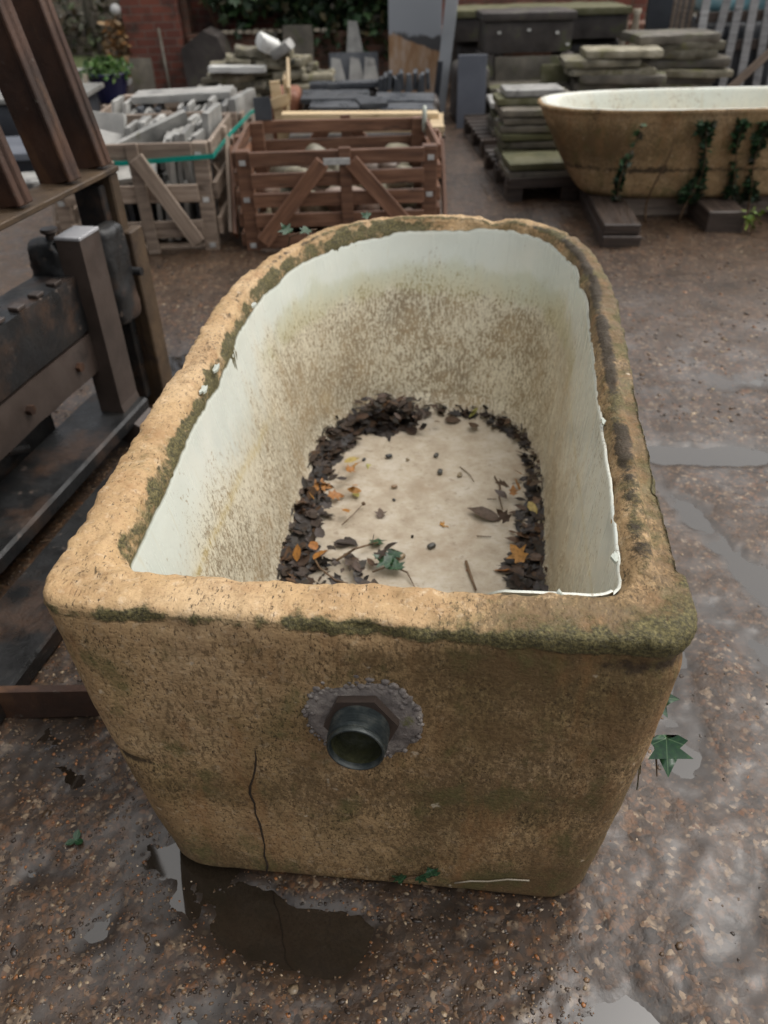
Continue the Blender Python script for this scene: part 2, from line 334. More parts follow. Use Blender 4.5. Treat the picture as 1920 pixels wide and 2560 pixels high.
def mat_fireclay(second=False):
    t = NT('fireclay_old' if second else 'fireclay'); v = t.coord('Object')
    big = t.noise(v, 3.2, 6, .62); mid = t.noise(v, 17, 6, .68); fine = t.noise(v, 150, 4, .6)
    c = t.ramp(big, [(.28, (.37, .23, .105)), (.5, (.51, .34, .17)), (.72, (.60, .43, .25))])
    c = t.mix(t.step(mid, .4, .72, 0, .6), c, (.30, .18, .085)); c = t.mix(t.step(t.noise(v, 95, 5, .7), .5, .72, 0, .55), c, (.22, .13, .055)); c = t.mix(t.step(t.noise(v, 70, 4, .7), .53, .7, 0, .5), c, (.64, .50, .34))
    c = t.mix(t.step(t.math('ADD', t.noise(v, 4.7, 6, .7), t.math('MULTIPLY', t.attr('stain'), .3)), .54, .84, 0, .75), c, (.16, .12, .042))
    # dark hair-like algae flecks
    fv = t.n('Mapping', {'Vector': t.coord('Object'), 'Rotation': (.3, .5, .2), 'Scale': (1, .45, .45)})
    fl = t.noise(fv, 150, 5, .75, .15); stain = t.attr('stain'); dens = t.math('ADD', stain, t.math('MULTIPLY', t.math('SUBTRACT', big, .5), .8))
    lo = t.math('SUBTRACT', .63, t.math('MULTIPLY', dens, .30)); f = t.math('MULTIPLY', t.math('SUBTRACT', fl, lo), 14., True)
    c = t.mix(t.math('MULTIPLY', f, .6), c, (.07, .046, .018))
    fv2 = t.n('Mapping', {'Vector': t.coord('Object'), 'Rotation': (.9, .2, .6), 'Scale': (1, .35, .5)}); clu = t.noise(t.coord('Object'), 10, 5, .7)
    f2 = t.math('MULTIPLY', t.math('SUBTRACT', t.noise(fv2, 290, 3, .7), t.math('SUBTRACT', .74, t.math('MULTIPLY', t.math('ADD', clu, t.math('MULTIPLY', stain, .25)), .26))), 20., True)
    c = t.mix(t.math('MULTIPLY', f2, .9), c, (.045, .03, .012))
    sheet = t.step(t.math('ADD', t.noise(t.coord('Object', (1, 1, .8)), 7, 6, .7), t.math('MULTIPLY', stain, .34)), .55, .9, 0, .82)
    c = t.mix(sheet, c, (.15, .09, .036))
    ol = t.step(t.math('ADD', t.noise(t.coord('Object', (1, 1, .7)), 12, 6, .7), t.math('MULTIPLY', stain, .1)), .56, .72, 0, .6)
    c = t.mix(ol, c, (.10, .10, .03))
    vr = t.noise(t.coord('Object', (1, 1, .22)), 13, 5, .7); c = t.mix(t.step(vr, .5, .72, 0, .5), c, (.30, .15, .055)); c = t.mix(t.math('MULTIPLY', t.step(t.noise(t.coord('Object', (1, 1, .4)), 5.5, 6, .7), .52, .7, 0, .6), t.step(stain, .25, .7)), c, (.10, .06, .022))
    # pale rubbed spots
    c = t.mix(t.step(t.noise(v, 31, 3), .70, .76, 0, .5), c, (.7, .6, .45))
    ms = t.attr('moss'); mn = t.math('ADD', t.math('MULTIPLY', t.noise(v, 60, 5, .7), .5), t.math('MULTIPLY', t.noise(v, 17, 5, .7), .5))
    mf = t.step(t.math('ADD', t.math('MULTIPLY', ms, .62), mn), .74, .92)
    mc = t.ramp(t.noise(v, 210, 4, .7), [(.3, (.03, .024, .011)), (.48, (.085, .073, .027)), (.62, (.18, .15, .055)), (.75, (.34, .29, .14))])
    c = t.mix(mf, c, mc)
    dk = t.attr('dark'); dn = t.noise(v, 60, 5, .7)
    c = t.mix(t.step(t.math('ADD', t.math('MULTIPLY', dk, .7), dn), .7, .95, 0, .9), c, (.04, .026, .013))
    pit = t.step(t.noise(v, 75, 2), .27, .33); c = t.mix(t.math('SUBTRACT', .4, t.math('MULTIPLY', pit, .4)), c, (.1, .055, .025))
    h = t.math('ADD', t.math('ADD', t.math('MULTIPLY', mid, 1.5), t.math('MULTIPLY', fine, .9)), t.math('ADD', t.math('MULTIPLY', pit, .4), t.math('MULTIPLY', t.math('MULTIPLY', mf, t.noise(v, 240, 3, .7)), 2.2)))
    return t.done(c, t.step(mid, .3, .7, .55, .8), h, .5, .006)
M['fireclay'] = mat_fireclay(); M['fireclay_old'] = mat_fireclay(True)
def mat_glaze():
    t = NT('worn_glaze'); uv = t.n('TexCoord', out=None).outputs['UV']; ob = t.coord('Object'); d = t.attr('dirt'); fl = t.attr('floor')
    big = t.noise(ob, 4, 5, .6)
    clean = t.ramp(big, [(.3, (.62, .66, .60)), (.55, (.69, .72, .65)), (.75, (.74, .745, .665))])
    s1 = t.noise(t.n('Mapping', {'Vector': uv, 'Scale': (130, 38, 1)}), 1., 6, .72, .35)
    s2 = t.noise(t.n('Mapping', {'Vector': uv, 'Scale': (15, 2.4, 1)}), 1., 5, .65, .4)
    s3 = t.noise(ob, 130, 4, .7); s4 = t.noise(ob, 10, 5, .65)
    s6 = t.noise(t.n('Mapping', {'Vector': uv, 'Scale': (330, 120, 1)}), 1., 4, .7, .3)
    film = t.step(t.math('ADD', d, t.math('MULTIPLY', t.math('SUBTRACT', s2, .5), .9)), .1, .95, 0, .85)
    c = t.mix(film, clean, (.70, .63, .47))
    bl = t.noise(ob, 4.5, 6, .68); c5 = lambda x, g_: t.math('MULTIPLY', t.math('SUBTRACT', x, .5), g_)
    sp = t.math('ADD', t.math('ADD', c5(s1, 1.25), c5(s6, 1.0)), t.math('ADD', c5(s3, .8), t.math('ADD', c5(bl, .55), t.math('ADD', c5(s2, .2), c5(s4, .25)))))
    k = t.math('MULTIPLY', t.math('ADD', sp, t.math('SUBTRACT', t.math('MULTIPLY', d, .36), .26)), 7., True)
    c = t.mix(t.math('MULTIPLY', k, .8), c, t.ramp(s4, [(.35, (.13, .085, .04)), (.55, (.22, .145, .065)), (.7, (.33, .22, .105))]))
    # pale washed runs
    run = t.noise(t.n('Mapping', {'Vector': uv, 'Scale': (42, 3.0, 1)}), 1., 3, .5, .8)
    c = t.mix(t.math('MULTIPLY', t.step(run, .66, .74, 0, .6), t.math('SUBTRACT', 1., fl)), c, (.6, .58, .46))
    g = t.attr('green'); c = t.mix(t.step(t.math('ADD', t.math('MULTIPLY', g, .5), s4), .72, 1.05, 0, .3), c, (.38, .38, .16))
    ye = t.attr('yellow'); c = t.mix(t.math('MULTIPLY', ye, t.step(s1, .35, .65, .1, .65)), c, (.52, .40, .15))
    # the floor is worn to cream fireclay
    fc = t.ramp(t.noise(ob, 14, 6, .7), [(.3, (.31, .25, .18)), (.5, (.42, .36, .275)), (.7, (.51, .465, .39))])
    fc = t.mix(t.step(t.noise(t.coord('Object', (1, 3, 1)), 60, 5, .7), .52, .75, 0, .55), fc, (.22, .15, .085))
    fc = t.mix(t.step(t.noise(ob, 6, 5, .65), .5, .72, 0, .7), fc, (.29, .215, .14)); fc = t.mix(t.step(t.noise(ob, 38, 4, .7), .58, .72, 0, .5), fc, (.16, .11, .07)); c = t.mix(fl, c, fc)
    c = t.mix(t.step(s3, .73, .77, 0, .8), c, (.05, .04, .03))
    c = t.mix(t.attr('lip'), c, (.09, .08, .035))
    r = t.math('ADD', t.math('MULTIPLY', t.math('MAXIMUM', k, fl), .35), t.step(s2, .3, .7, .2, .34))
    return t.done(c, r, t.math('ADD', s4, t.math('ADD', t.math('MULTIPLY', k, .25), t.math('MULTIPLY', t.math('MULTIPLY', fl, s3), .5))), .2, .004)
M['glaze'] = mat_glaze()
M['glaze_chip'] = surf('glaze_chip', [(.36, .39, .33), (.45, .48, .42), (.55, .58, .52)], 9, rough=(.15, .3), rnd=.1, bstr=.1)
def mat_ground():
    t = NT('wet_gravel_concrete'); v = t.coord('Object')
    wv = t.n('VectorMath', {0: v, 1: t.n('VectorMath', {0: t.n('TexNoise', {'Vector': v, 'Scale': 60.}, out=None).outputs['Color'], 3: .02}, operation='SCALE')}, operation='ADD')
    a = t.n('TexVoronoi', {'Vector': wv, 'Scale': 105., 'Randomness': 1.}, out=None); b = t.n('TexVoronoi', {'Vector': wv, 'Scale': 47.}, out=None)
    pal = [(.05, (.022, .017, .014)), (.3, (.055, .037, .026)), (.5, (.085, .056, .037)), (.68, (.125, .078, .045)), (.82, (.18, .09, .04)), (.92, (.24, .185, .13)), (1., (.4, .35, .28))]
    ca = t.ramp(t.n('SeparateColor', {0: a.outputs['Color']}, out=None).outputs[0], pal); cb = t.ramp(t.n('SeparateColor', {0: b.outputs['Color']}, out=None).outputs[1], pal)
    c = t.mix(t.step(t.noise(v, 16, 3), .52, .6), ca, cb)
    c = t.mix(t.step(a.outputs['Distance'], .35, .75, 0, .75), c, (.045, .032, .024))
    n = t.noise(v, 2.2, 6, .62); n2 = t.noise(v, .7, 4, .6); n3 = t.noise(v, 9, 5, .65)
    c = t.mix(t.step(n, .45, .68, 0, .5), c, (.035, .027, .021)); c = t.mix(t.step(n2, .42, .62, 0, .3), c, (.13, .09, .055))
    c = t.mix(t.step(n3, .6, .75, 0, .4), c, (.15, .12, .1)); c = t.mix(t.step(t.noise(v, 3.1, 5, .7), .62, .75, 0, .35), c, (.07, .075, .03))
    wet = t.attr('wet'); fm = t.step(t.math('ADD', t.noise(v, 6.5, 6, .68), t.math('MULTIPLY', wet, .25)), .46, .60)
    c = t.mix(t.math('MULTIPLY', fm, .28), c, (.035, .026, .02)); c = t.mix(t.math('MULTIPLY', wet, .85), c, (.022, .016, .011))
    h = t.math('MULTIPLY', t.math('SUBTRACT', t.math('MULTIPLY', n3, .5), t.math('MINIMUM', a.outputs['Distance'], b.outputs['Distance'])), t.math('SUBTRACT', 1.1, fm))
    c = t.mix(1., c, (.72, .61, .50), 'MULTIPLY')
    return t.done(c, .55, h, .35, .005, **{'Specular IOR Level': .4, 'Coat Weight': t.math('ADD', .32, t.math('MULTIPLY', fm, .38)), 'Coat Roughness': t.step(fm, 0, 1, .34, .24), 'Coat Normal': t.n('Bump', {'Height': t.noise(v, 70, 4, .6), 'Strength': .22, 'Distance': .004}), 'Coat IOR': 1.55})
M['ground'] = mat_ground()
def mat_water():
    t = NT('puddle_water'); v = t.coord('Object'); n = t.noise(v, 3, 3)
    return t.done(t.ramp(n, [(.3, (.014, .010, .007)), (.7, (.024, .018, .012))]), .03, t.noise(v, 7, 2), .03, .004, IOR=1.8)
M['water'] = mat_water()
def mat_gravel():
    t = NT('gravel'); c = t.attr('tint', 'Color'); v = t.coord('Object'); n = t.noise(v, 240, 4)
    c = t.mix(t.step(n, .4, .75, 0, .6), c, (.03, .022, .016)); return t.done(c, .28, n, .3, .002)
M['gravel'] = mat_gravel()
M['bank'] = surf('bank', [(.03, .025, .015), (.06, .045, .028), (.09, .075, .04)], 2, rough=(.8, .95), rnd=0, bscale=9, bstr=.8, bdist=.1)
M['verge'] = surf('verge', [(.05, .08, .02), (.09, .12, .035), (.14, .15, .06)], 4, rough=(.8, .95), rnd=0, bscale=60, bstr=.8, bdist=.03)
M['road'] = surf('road', [(.09, .085, .085), (.13, .125, .12), (.18, .165, .155)], 3, rough=(.25, .5), rnd=0, bscale=120)
M['pipe_brass'] = surf('pipe_brass', [(.012, .017, .018), (.03, .038, .037), (.085, .09, .08)], 60, rough=(.28, .5), layers=[((.09, .07, .04), 25, .6, .75, (1, 1, 1))], rnd=0, bscale=150, bstr=.3, bdist=.001, metal=.25)
M['pipe_plate'] = surf('pipe_plate', [(.075, .065, .06), (.19, .165, .15), (.36, .32, .28)], 45, rough=(.55, .8), layers=[((.3, .27, .24), 70, .58, .68, (1, 1, 1)), ((.13, .13, .035), 28, .62, .74, (1, 1, 1))], rnd=0, bscale=120, bstr=.8, bdist=.004)
M['pipe_moss'] = surf('pipe_moss', [(.012, .013, .004), (.03, .032, .01), (.05, .05, .018)], 60, rough=(.6, .9), rnd=0, bscale=200)
M['crack'] = surf('crack', [(.018, .011, .006), (.03, .019, .01), (.05, .03, .016)], 40, rough=(.8, .9), rnd=0)

# ------------------------------------------------------------------ the bath's outlines (local: x across, y along, z up)
BC, BA = (-.015, .655), R(-7)
be_t = np.array([-math.sin(BA), math.cos(BA)]); be_s = np.array([math.cos(BA), math.sin(BA)])
def bath_world(s, t, z): p = np.array(BC)+be_s*s+be_t*t; return (p[0], p[1], z)
def spaced(n, power=1): return np.linspace(0, 1, n, endpoint=False)
def outline(cx, a0, ab, t0, t1, rc, tb, nr, tbl=None, nl=None, q=(60, 40, 190, 170)):
    tbl = tb if tbl is None else tbl; nl = nr if nl is None else nl
    half = []
    for sg, tbb, ne in ((1, tb, nr), (-1, tbl, nl)):
        k = spaced(q[0]); e = np.c_[k*(a0-rc), np.full(q[0], t0)]
        th = spaced(q[1])*math.pi/2; c = np.c_[a0-rc+rc*np.sin(th), t0+rc-rc*np.cos(th)]
        k = spaced(q[2]); sd = np.c_[a0+(ab-a0)*k, t0+rc+(tbb-t0-rc)*k]
        ph = spaced(q[3])*math.pi/2; cs = np.cos(ph); sn = np.sin(ph)
        f = np.c_[ab*cs**(2/ne), tbb+(t1-tbb)*sn**(2/ne)]
        h = np.r_[e, c, sd, f, [[0, t1]]]; h[:, 0] *= sg; half.append(h)
    o = np.r_[half[0], half[1][::-1][1:-1]]; o[:, 0] += cx
    return o
O_top = outline(-.028, .412, .452, -.002, 1.722, .062, 1.10, 3.0, 1.0, 2.05)
I_top = outline(-.028, .338, .392, .088, 1.668, .05, 1.10, 3.1, 1.0, 2.25)
B_bot = outline(-.025, .368, .40, .024, 1.60, .085, 1.05, 2.6)
F_bot = outline(-.012, .30, .326, .155, 1.488, .06, 1.06, 3.0)
NA = len(O_top)
BH, FZ = .66, .12

def grid_mesh(name, rings, close=True, uvr=None, attrs=None):
    """rings: list of (N,3)"""
    n = len(rings[0]); V = np.concatenate(rings); k = len(rings); i = np.arange(n); F = []
    for r in range(k-1):
        a = r*n+i; b = r*n+(i+1) % n; F.append(np.c_[a, b, b+n, a+n])
    F = np.concatenate(F)
    if uvr is not None:
        U = np.concatenate(uvr); uv = U[F].reshape(-1, 4, 2).copy()
        # unwrap the seam
        w = uv[:, :, 0].max(1)-uv[:, :, 0].min(1) > 2
        if w.any():
            u = uv[w]; u[:, :, 0] = np.where(u[:, :, 0] < u[:, :, 0].max(axis=1, keepdims=True)-2, u[:, :, 0]+SEAM, u[:, :, 0]); uv[w] = u
        return V, F, uv.reshape(-1, 2)
    return V, F, None
def grid_normals(V, n):
    G = V.reshape(-1, n, 3); du = np.roll(G, -1, 1)-np.roll(G, 1, 1); dv = np.gradient(G, axis=0)
    N = np.cross(du, dv); N /= np.maximum(np.linalg.norm(N, axis=2, keepdims=True), 1e-9); return N.reshape(-1, 3)
SEAM = 0

# ------------------------------------------------------------------ ground, puddles, gravel
PUD = [  # world x, y, rx, ry, depth (m), angle
    (-.37, .70, .12, .07, .012, -.5), (-.13, .60, .11, .055, .015, 0), (-.58, .90, .07, .04, .010, -.3), (-.24, .63, .05, .05, .010, .4), (.33, .44, .10, .06, .011, .5), (-.50, .62, .06, .03, .008, .8), (-.62, .72, .05, .03, .008, 0), (-.3, .47, .06, .03, .008, .3),
    (.60, .66, .16, .04, .008, .9), (.60, 1.05, .06, .22, .010, -.25), (.90, 1.55, .05, .30, .013, .25), (1.02, 2.02, .40, .06, .016, -.08), (.86, 1.12, .05, .2, .010, .35),
    (-.78, 2.7, .25, .2, .016, 0), (-.72, 1.0, .1, .1, .008, 0), (1.5, 2.5, .4, .08, .012, -.1), (.9, 4.2, .12, .5, .012, .1), (.62, 3.6, .06, .5, .009, 0)]
def ground_h(x, y):
    p = np.c_[x, y, np.zeros_like(x)]
    h = .0112+.0042*fbm(p*3.1, 3, 3)+.0085*fbm(p*9, 4, 8)+.0030*fbm(p*36, 3, 12)
    for (px, py, rx, ry, d, a) in PUD:
        dx, dy = x-px, y-py; ca, sa = math.cos(a), math.sin(a); u = (dx*ca+dy*sa)/rx; v = (-dx*sa+dy*ca)/ry
        h = h-1.05*d*np.exp(-(u*u+v*v)**1.5*.8)
    far = sm(3, 7, y); return h+far*.012*fbm(p*.6, 3, 21)
def graded(lo, hi, step, a, b, g):
    c = list(np.arange(lo, hi+1e-6, step)); s = step; x = c[-1]
    while x < b: s = min(s*g, 6); x += s; c.append(x)
    s = step; x = c[0]; pre = []
    while x > a: s = min(s*g, 6); x -= s; pre.append(x)
    return np.array(pre[::-1]+c)
gx = graded(-1.05, 1.35, .0075, -60, 60, 1.07); gy = graded(.25, 1.75, .0075, -6, 90, 1.045)
GX, GY = np.meshgrid(gx, gy); X, Y = GX.ravel(), GY.ravel(); Z = ground_h(X, Y)
nx, ny = len(gx), len(gy); ii, jj = np.meshgrid(np.arange(nx-1), np.arange(ny-1)); q = (jj*nx+ii).ravel()
GF = np.c_[q, q+1, q+nx+1, q+nx]
wet = 1-sm(.001, .0085, Z)
tag(link('ground', npmesh('ground', np.c_[X, Y, Z], GF, True, attrs={'wet': wet}), M['ground']), kind='structure')
wm = MB(); wm.v = [(-1.3, -.5, .0012), (3.0, -.5, .0012), (3.0, 5.2, .0012), (-1.3, 5.2, .0012)]; wm.f = [[0, 1, 2, 3]]; wm.uv = [[(0, 0)]*4]
tag(wm.build('puddle_water', M['water']), kind='structure')

t_ = (1+5**.5)/2
ICO = np.array([(-1, t_, 0), (1, t_, 0), (-1, -t_, 0), (1, -t_, 0), (0, -1, t_), (0, 1, t_), (0, -1, -t_), (0, 1, -t_), (t_, 0, -1), (t_, 0, 1), (-t_, 0, -1), (-t_, 0, 1)])
ICO /= np.linalg.norm(ICO[0])
ICF = np.array([(0, 11, 5), (0, 5, 1), (0, 1, 7), (0, 7, 10), (0, 10, 11), (1, 5, 9), (5, 11, 4), (11, 10, 2), (10, 7, 6), (7, 1, 8), (3, 9, 4), (3, 4, 2), (3, 2, 6), (3, 6, 8), (3, 8, 9), (4, 9, 5), (2, 4, 11), (6, 2, 10), (8, 6, 7), (9, 8, 1)])
def in_bath(x, y, grow=0):
    d = np.c_[x-BC[0], y-BC[1]]; s = d@be_s; t = d@be_t
    return (np.abs(s+.025) < .37+grow) & (t > .03-grow) & (t < 1.55)
def stones(n, x0, x1, y0, y1, r0, r1, seed, up=.25, keep=None):
    g = np.random.default_rng(seed); x = g.uniform(x0, x1, n); y = y0+(y1-y0)*g.uniform(0, 1, n)**1.35
    ok = ~in_bath(x, y); 
    if keep is not None: ok &= keep(x, y, g)
    x, y = x[ok], y[ok]; n = len(x); r = r0+(r1-r0)*g.uniform(0, 1, n)**2.4
    z = ground_h(x, y)+r*(up-.12-.45*g.uniform(0, 1, n)); k = ~(z+r*.6 < .0018); x, y, z, r = x[k], y[k], z[k], r[k]; n = len(x)
    sx = r*g.uniform(.8, 1.5, n); sy = r*g.uniform(.7, 1.1, n); sz = r*g.uniform(.25, .5, n); a = g.uniform(0, 6.28, n)
    B = ICO[None]*(1+.22*g.normal(size=(n, 12, 1))*.9)*np.stack([sx, sy, sz], 1)[:, None]
    c, s = np.cos(a)[:, None], np.sin(a)[:, None]; V = np.stack([B[..., 0]*c-B[..., 1]*s+x[:, None], B[..., 0]*s+B[..., 1]*c+y[:, None], B[..., 2]+z[:, None]], 2).reshape(-1, 3)
    F = (ICF[None]+12*np.arange(n)[:, None, None]).reshape(-1, 3)
    pal = np.array([(.04, .032, .028), (.075, .055, .042), (.11, .078, .052), (.15, .10, .06), (.2, .13, .075), (.25, .115, .045), (.33, .15, .06), (.3, .25, .18), (.45, .38, .28), (.09, .085, .085), (.55, .5, .42)])
    w = np.array([.2, .2, .16, .12, .09, .06, .03, .05, .03, .05, .01]); ci = g.choice(len(pal), n, p=w/w.sum()); C = pal[ci]*g.uniform(.6, 1.1, (n, 1))*np.array([1.08, .97, .85])
    return V, F, np.repeat(C, 12, 0)
def pile(parts):
    o = 0; Vs, Fs, Cs = [], [], []
    for V, F, C in parts: Vs.append(V); Fs.append(F+o); Cs.append(C); o += len(V)
    return np.concatenate(Vs), np.concatenate(Fs), np.concatenate(Cs)
thin = lambda x, y, g: g.uniform(0, 1, len(x)) < np.where(x > .30, .06, 1)
V, F, C = pile([stones(52000, -1.0, 1.3, .28, 2.4, .0014, .0046, 1, keep=thin), stones(350, -1.0, 1.3, .28, 2.4, .005, .0095, 2, .2, keep=thin), stones(5000, -1.6, 2.2, 2.2, 4.2, .003, .010, 3)])
tag(link('gravel', npmesh('gravel', V, F, True, attrs={'tint': C}), M['gravel']), kind='stuff')

# ------------------------------------------------------------------ the fireclay bath
bath = thing('bathtub', 'large tan fireclay bath with chipped mossy rim and stained white glaze, standing nearest', 'bathtub', (*BC, 0), BA)
def lerp(a, b, f): return a+(b-a)*f
def ring(o, z): return np.c_[o, np.full(len(o), z) if np.isscalar(z) else z]
def scale_o(o, k, c=(-.02, .82)): return (o-np.array(c))*k+np.array(c)
rings = [ring(scale_o(B_bot, .9), .0), ring(scale_o(B_bot, .965), -.002), ring(scale_o(B_bot, .985), .004), ring(scale_o(B_bot, .995), .014)]
for z in np.linspace(.026, .632, 84):
    f = z/BH; g = 1-(1-f)**1.55
    rings.append(ring(lerp(B_bot, O_top, g), z))
W = lerp(O_top, I_top, 1)-O_top
for f, z in ((.004, .643), (.018, .651), (.045, .6565), (.09, .6595), (.2, .661), (.34, .662), (.44, .662), (.54, .662), (.64, .662), (.73, .6605), (.80, .658), (.86, .654), (.91, .648), (.95, .640)):
    rings.append(ring(O_top+W*f, z))
def inner_at(z):
    w = (BH-z)/(BH-FZ); return lerp(I_top, F_bot, w**1.08)
for z in (.632, .62, .606, .59, .574, .56): rings.append(ring(inner_at(z), z))
n_out = 88; V, F, _ = grid_mesh('b', rings); k = len(rings); ringi = np.repeat(np.arange(k), NA)
Nn = grid_normals(V, NA)
x, y, z = V.T
front = sm(.12, .02, y)*sm(.0, .02, z)
rimtop = sm(.60, .65, z)
amp = .0028+.0018*sm(.55, .66, z); disp = amp*fbm(V*7, 4, 31)+(.0011+.0022*rimtop)*fbm(V*38, 3, 41)+.0018*rimtop*fbm(V*95, 2, 44)
# chips along the edges of the rim
edge = np.exp(-((ringi-(n_out+1.5))/3.0)**2)
chip = np.clip(fbm(V*np.array([16, 16, 10]), 3, 55)-.06, 0, 1)*.020*edge
inedge = np.exp(-((ringi-(k-11))/2.5)**2); chip += np.clip(fbm(V*np.array([22, 22, 14]), 3, 58)-.02, 0, 1)*.014*inedge
disp -= chip
# broken lip on the near right corner: an undercut below the rim and a narrower side beyond the corner
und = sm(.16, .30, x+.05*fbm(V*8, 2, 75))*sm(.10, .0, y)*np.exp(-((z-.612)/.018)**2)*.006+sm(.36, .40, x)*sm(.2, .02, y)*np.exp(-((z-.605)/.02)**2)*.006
nar = sm(.30, .36, x)*sm(.115, .135, y)*sm(1.1, .3, y)*sm(.50, .60, z)*.011*np.where(ringi < n_out+7, 1, 0)
bul = sm(.26, .36, x)*sm(.10, .02, y)*sm(.615, .64, z)*.003
disp += -und-nar+bul
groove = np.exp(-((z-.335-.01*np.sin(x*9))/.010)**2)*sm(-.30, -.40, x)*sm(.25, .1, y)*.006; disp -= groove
V = V+Nn*disp[:, None]
V[:, 2] -= .014*np.exp(-((V[:, 0]-.16)/.03)**2)*sm(1.5, 1.6, V[:, 1])*rimtop      # notch in the far rim
x, y, z = V.T; mossa = 0
mossa = (.86+.8*fbm(V*13, 4, 70)+.15*sm(0, .3, x))*np.exp(-((z-.646-.007*fbm(V*9, 3, 71))/.0115)**2)*sm(.10, .0, y)*(ringi < n_out+6)+.12*edge*sm(.03, .1, y)*(1+2*sm(.1, .3, x))
mossa += .95*sm(n_out+10.5, n_out+13, ringi+2.2*fbm(V*32, 4, 73))*(.74+.35*fbm(V*15, 3, 72))*sm(.09, .14, y)*sm(.1, -.1, x)+.35*inedge*sm(.09, .14, y)+.36*sm(.05, .25, x)*sm(.13, .0, y)*rimtop+.25*sm(.25, .36, x)*rimtop+.3*sm(1.2, 1.6, y)*inedge
V = V+Nn*(np.clip(mossa-.45, 0, .6)*.008*np.abs(fbm(V*80, 3, 79)))[:, None]; x, y, z = V.T
stain = .36+.12*fbm(V*4, 3, 80)*front+sm(-.25, .25, x)*.22*front+.25*sm(.15, .0, z)+.25*front*sm(.5, .62, z)*sm(-.2, .2, x)+.45*sm(.32, .38, x)*rimtop
stain = stain*(1-.85*rimtop*sm(.2, 0, x))
streak = np.exp(-((z-.30-.02*np.sin(x*5))/.05)**2)*.2*front; stain += streak
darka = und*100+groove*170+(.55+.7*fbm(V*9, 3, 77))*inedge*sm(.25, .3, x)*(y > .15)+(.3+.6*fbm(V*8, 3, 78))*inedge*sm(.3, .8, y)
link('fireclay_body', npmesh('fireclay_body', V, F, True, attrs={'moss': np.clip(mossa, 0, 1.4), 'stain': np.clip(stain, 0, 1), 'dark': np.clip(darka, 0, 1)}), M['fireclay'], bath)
front_V = V.reshape(k, NA, 3)

# the glaze lining: 2.5 mm proud of the clay with a ragged upper edge
zt = []; 
per = np.r_[0, np.cumsum(np.linalg.norm(np.diff(np.r_[I_top, I_top[:1]], axis=0), axis=1))]; SEAM = per[-1]; per = per[:-1]
pp = np.c_[per*1.0, np.zeros(NA), np.zeros(NA)]
jag = .010*fbm(pp*9, 3, 91)+.007*np.clip(fbm(pp*24, 3, 95), -.1, 1)+.0015*fbm(pp*70, 2, 96)
side = sm(.2, .5, I_top[:, 1]); left = sm(0, -.2, I_top[:, 0])
ztop = .634-.012*left-jag+.006*sm(0, .25, I_top[:, 0])
ztop = np.where(I_top[:, 1] < .1, .60+.046*sm(.08, .16, I_top[:, 0])-.35*jag, ztop)
gz = [f for f in np.r_[np.linspace(0, .05, 5)[:-1], np.linspace(.05, 1, 84)]]
ctr = np.array([-.02, .85]); rings = []; uvr = []; kind = []
def inset(o, d):
    tng = np.roll(o, -1, 0)-np.roll(o, 1, 0); nrm = np.c_[-tng[:, 1], tng[:, 0]]; nrm /= np.linalg.norm(nrm, axis=1, keepdims=True); return o+nrm*d
ins = 0.0028
w0 = (BH-ztop)/(BH-FZ)
def inner_arr(zz):
    w_ = np.clip((BH-zz)/(BH-FZ), 0, 1)**1.08; return I_top+(F_bot-I_top)*w_[:, None]
rings.append(np.c_[inset(inner_arr(ztop), -.002), ztop-.001]); rings.append(np.c_[inset(inner_arr(ztop), ins*.6), ztop])
for f in gz[1:]:
    zz = ztop+(.175-ztop)*f; o = inner_arr(zz); bul = .010*np.sin(math.pi*f); rings.append(np.c_[inset(o, ins-bul*0), zz])
base_o = inset(inner_arr(np.full(NA, .175)), ins)
for f_, zz in ((.995, .160), (.985, .147), (.968, .137), (.945, .129), (.92, .1245), (.89, .122), (.85, .1208), (.8, .12)):
    rings.append(np.c_[scale_o(lerp(base_o, F_bot, .6), f_, ctr), np.full(NA, zz)])
nw = len(rings)
for f_ in np.linspace(.78, .01, 60):
    rings.append(np.c_[scale_o(F_bot, f_, ctr), np.full(NA, .12)])
for r in rings: uvr.append(np.c_[per, r[:, 2]])
V, F, uv = grid_mesh('g', rings, uvr=uvr); ringi = np.repeat(np.arange(len(rings)), NA); Nn = grid_normals(V, NA)
V = V+Nn*(.0022*fbm(V*5, 3, 101)*sm(1, 8, ringi))[:, None]+np.c_[np.zeros((len(V), 2)), np.where(ringi >= nw-2, .0018*fbm(V*11, 4, 105), 0)]
x, y, z = V.T; far = sm(.75, 1.35, y); lft = sm(-.1, -.25, x)*(1-far); rgt = sm(.1, .25, x)*(1-far)
nz = .07*fbm(V*4, 3, 110)
dirt = far*sm(.60, .44, z+nz)*1.0+lft*sm(.60, .30, z+nz)*1.1+rgt*(.35+.6*sm(.6, .25, z+nz))
dirt = np.clip(dirt, 0, 1)*.95; lipd = np.where(ringi < 2, 1., 0)*np.maximum(sm(.2, .1, x), .75-.75*sm(.8, .4, y)); floor_a = sm(nw-9, nw-3, ringi+2*fbm(V*14, 3, 115))
green = far*np.exp(-((z-.50)/.05)**2)*1.0+.25*far
yell = lft*np.exp(-((z-.46+.10*(y-.2)+.012*fbm(V*6, 2, 118))/.012)**2)*sm(1.1, .8, y)
yell += rgt*np.exp(-((z-.50+.06*y)/.008)**2)*.7
link('glaze_lining', npmesh('glaze_lining', V, F, True, uv, {'lip': lipd, 'dirt': dirt, 'floor': floor_a, 'green': green, 'yellow': np.clip(yell, 0, 1)}), M['glaze'], bath)
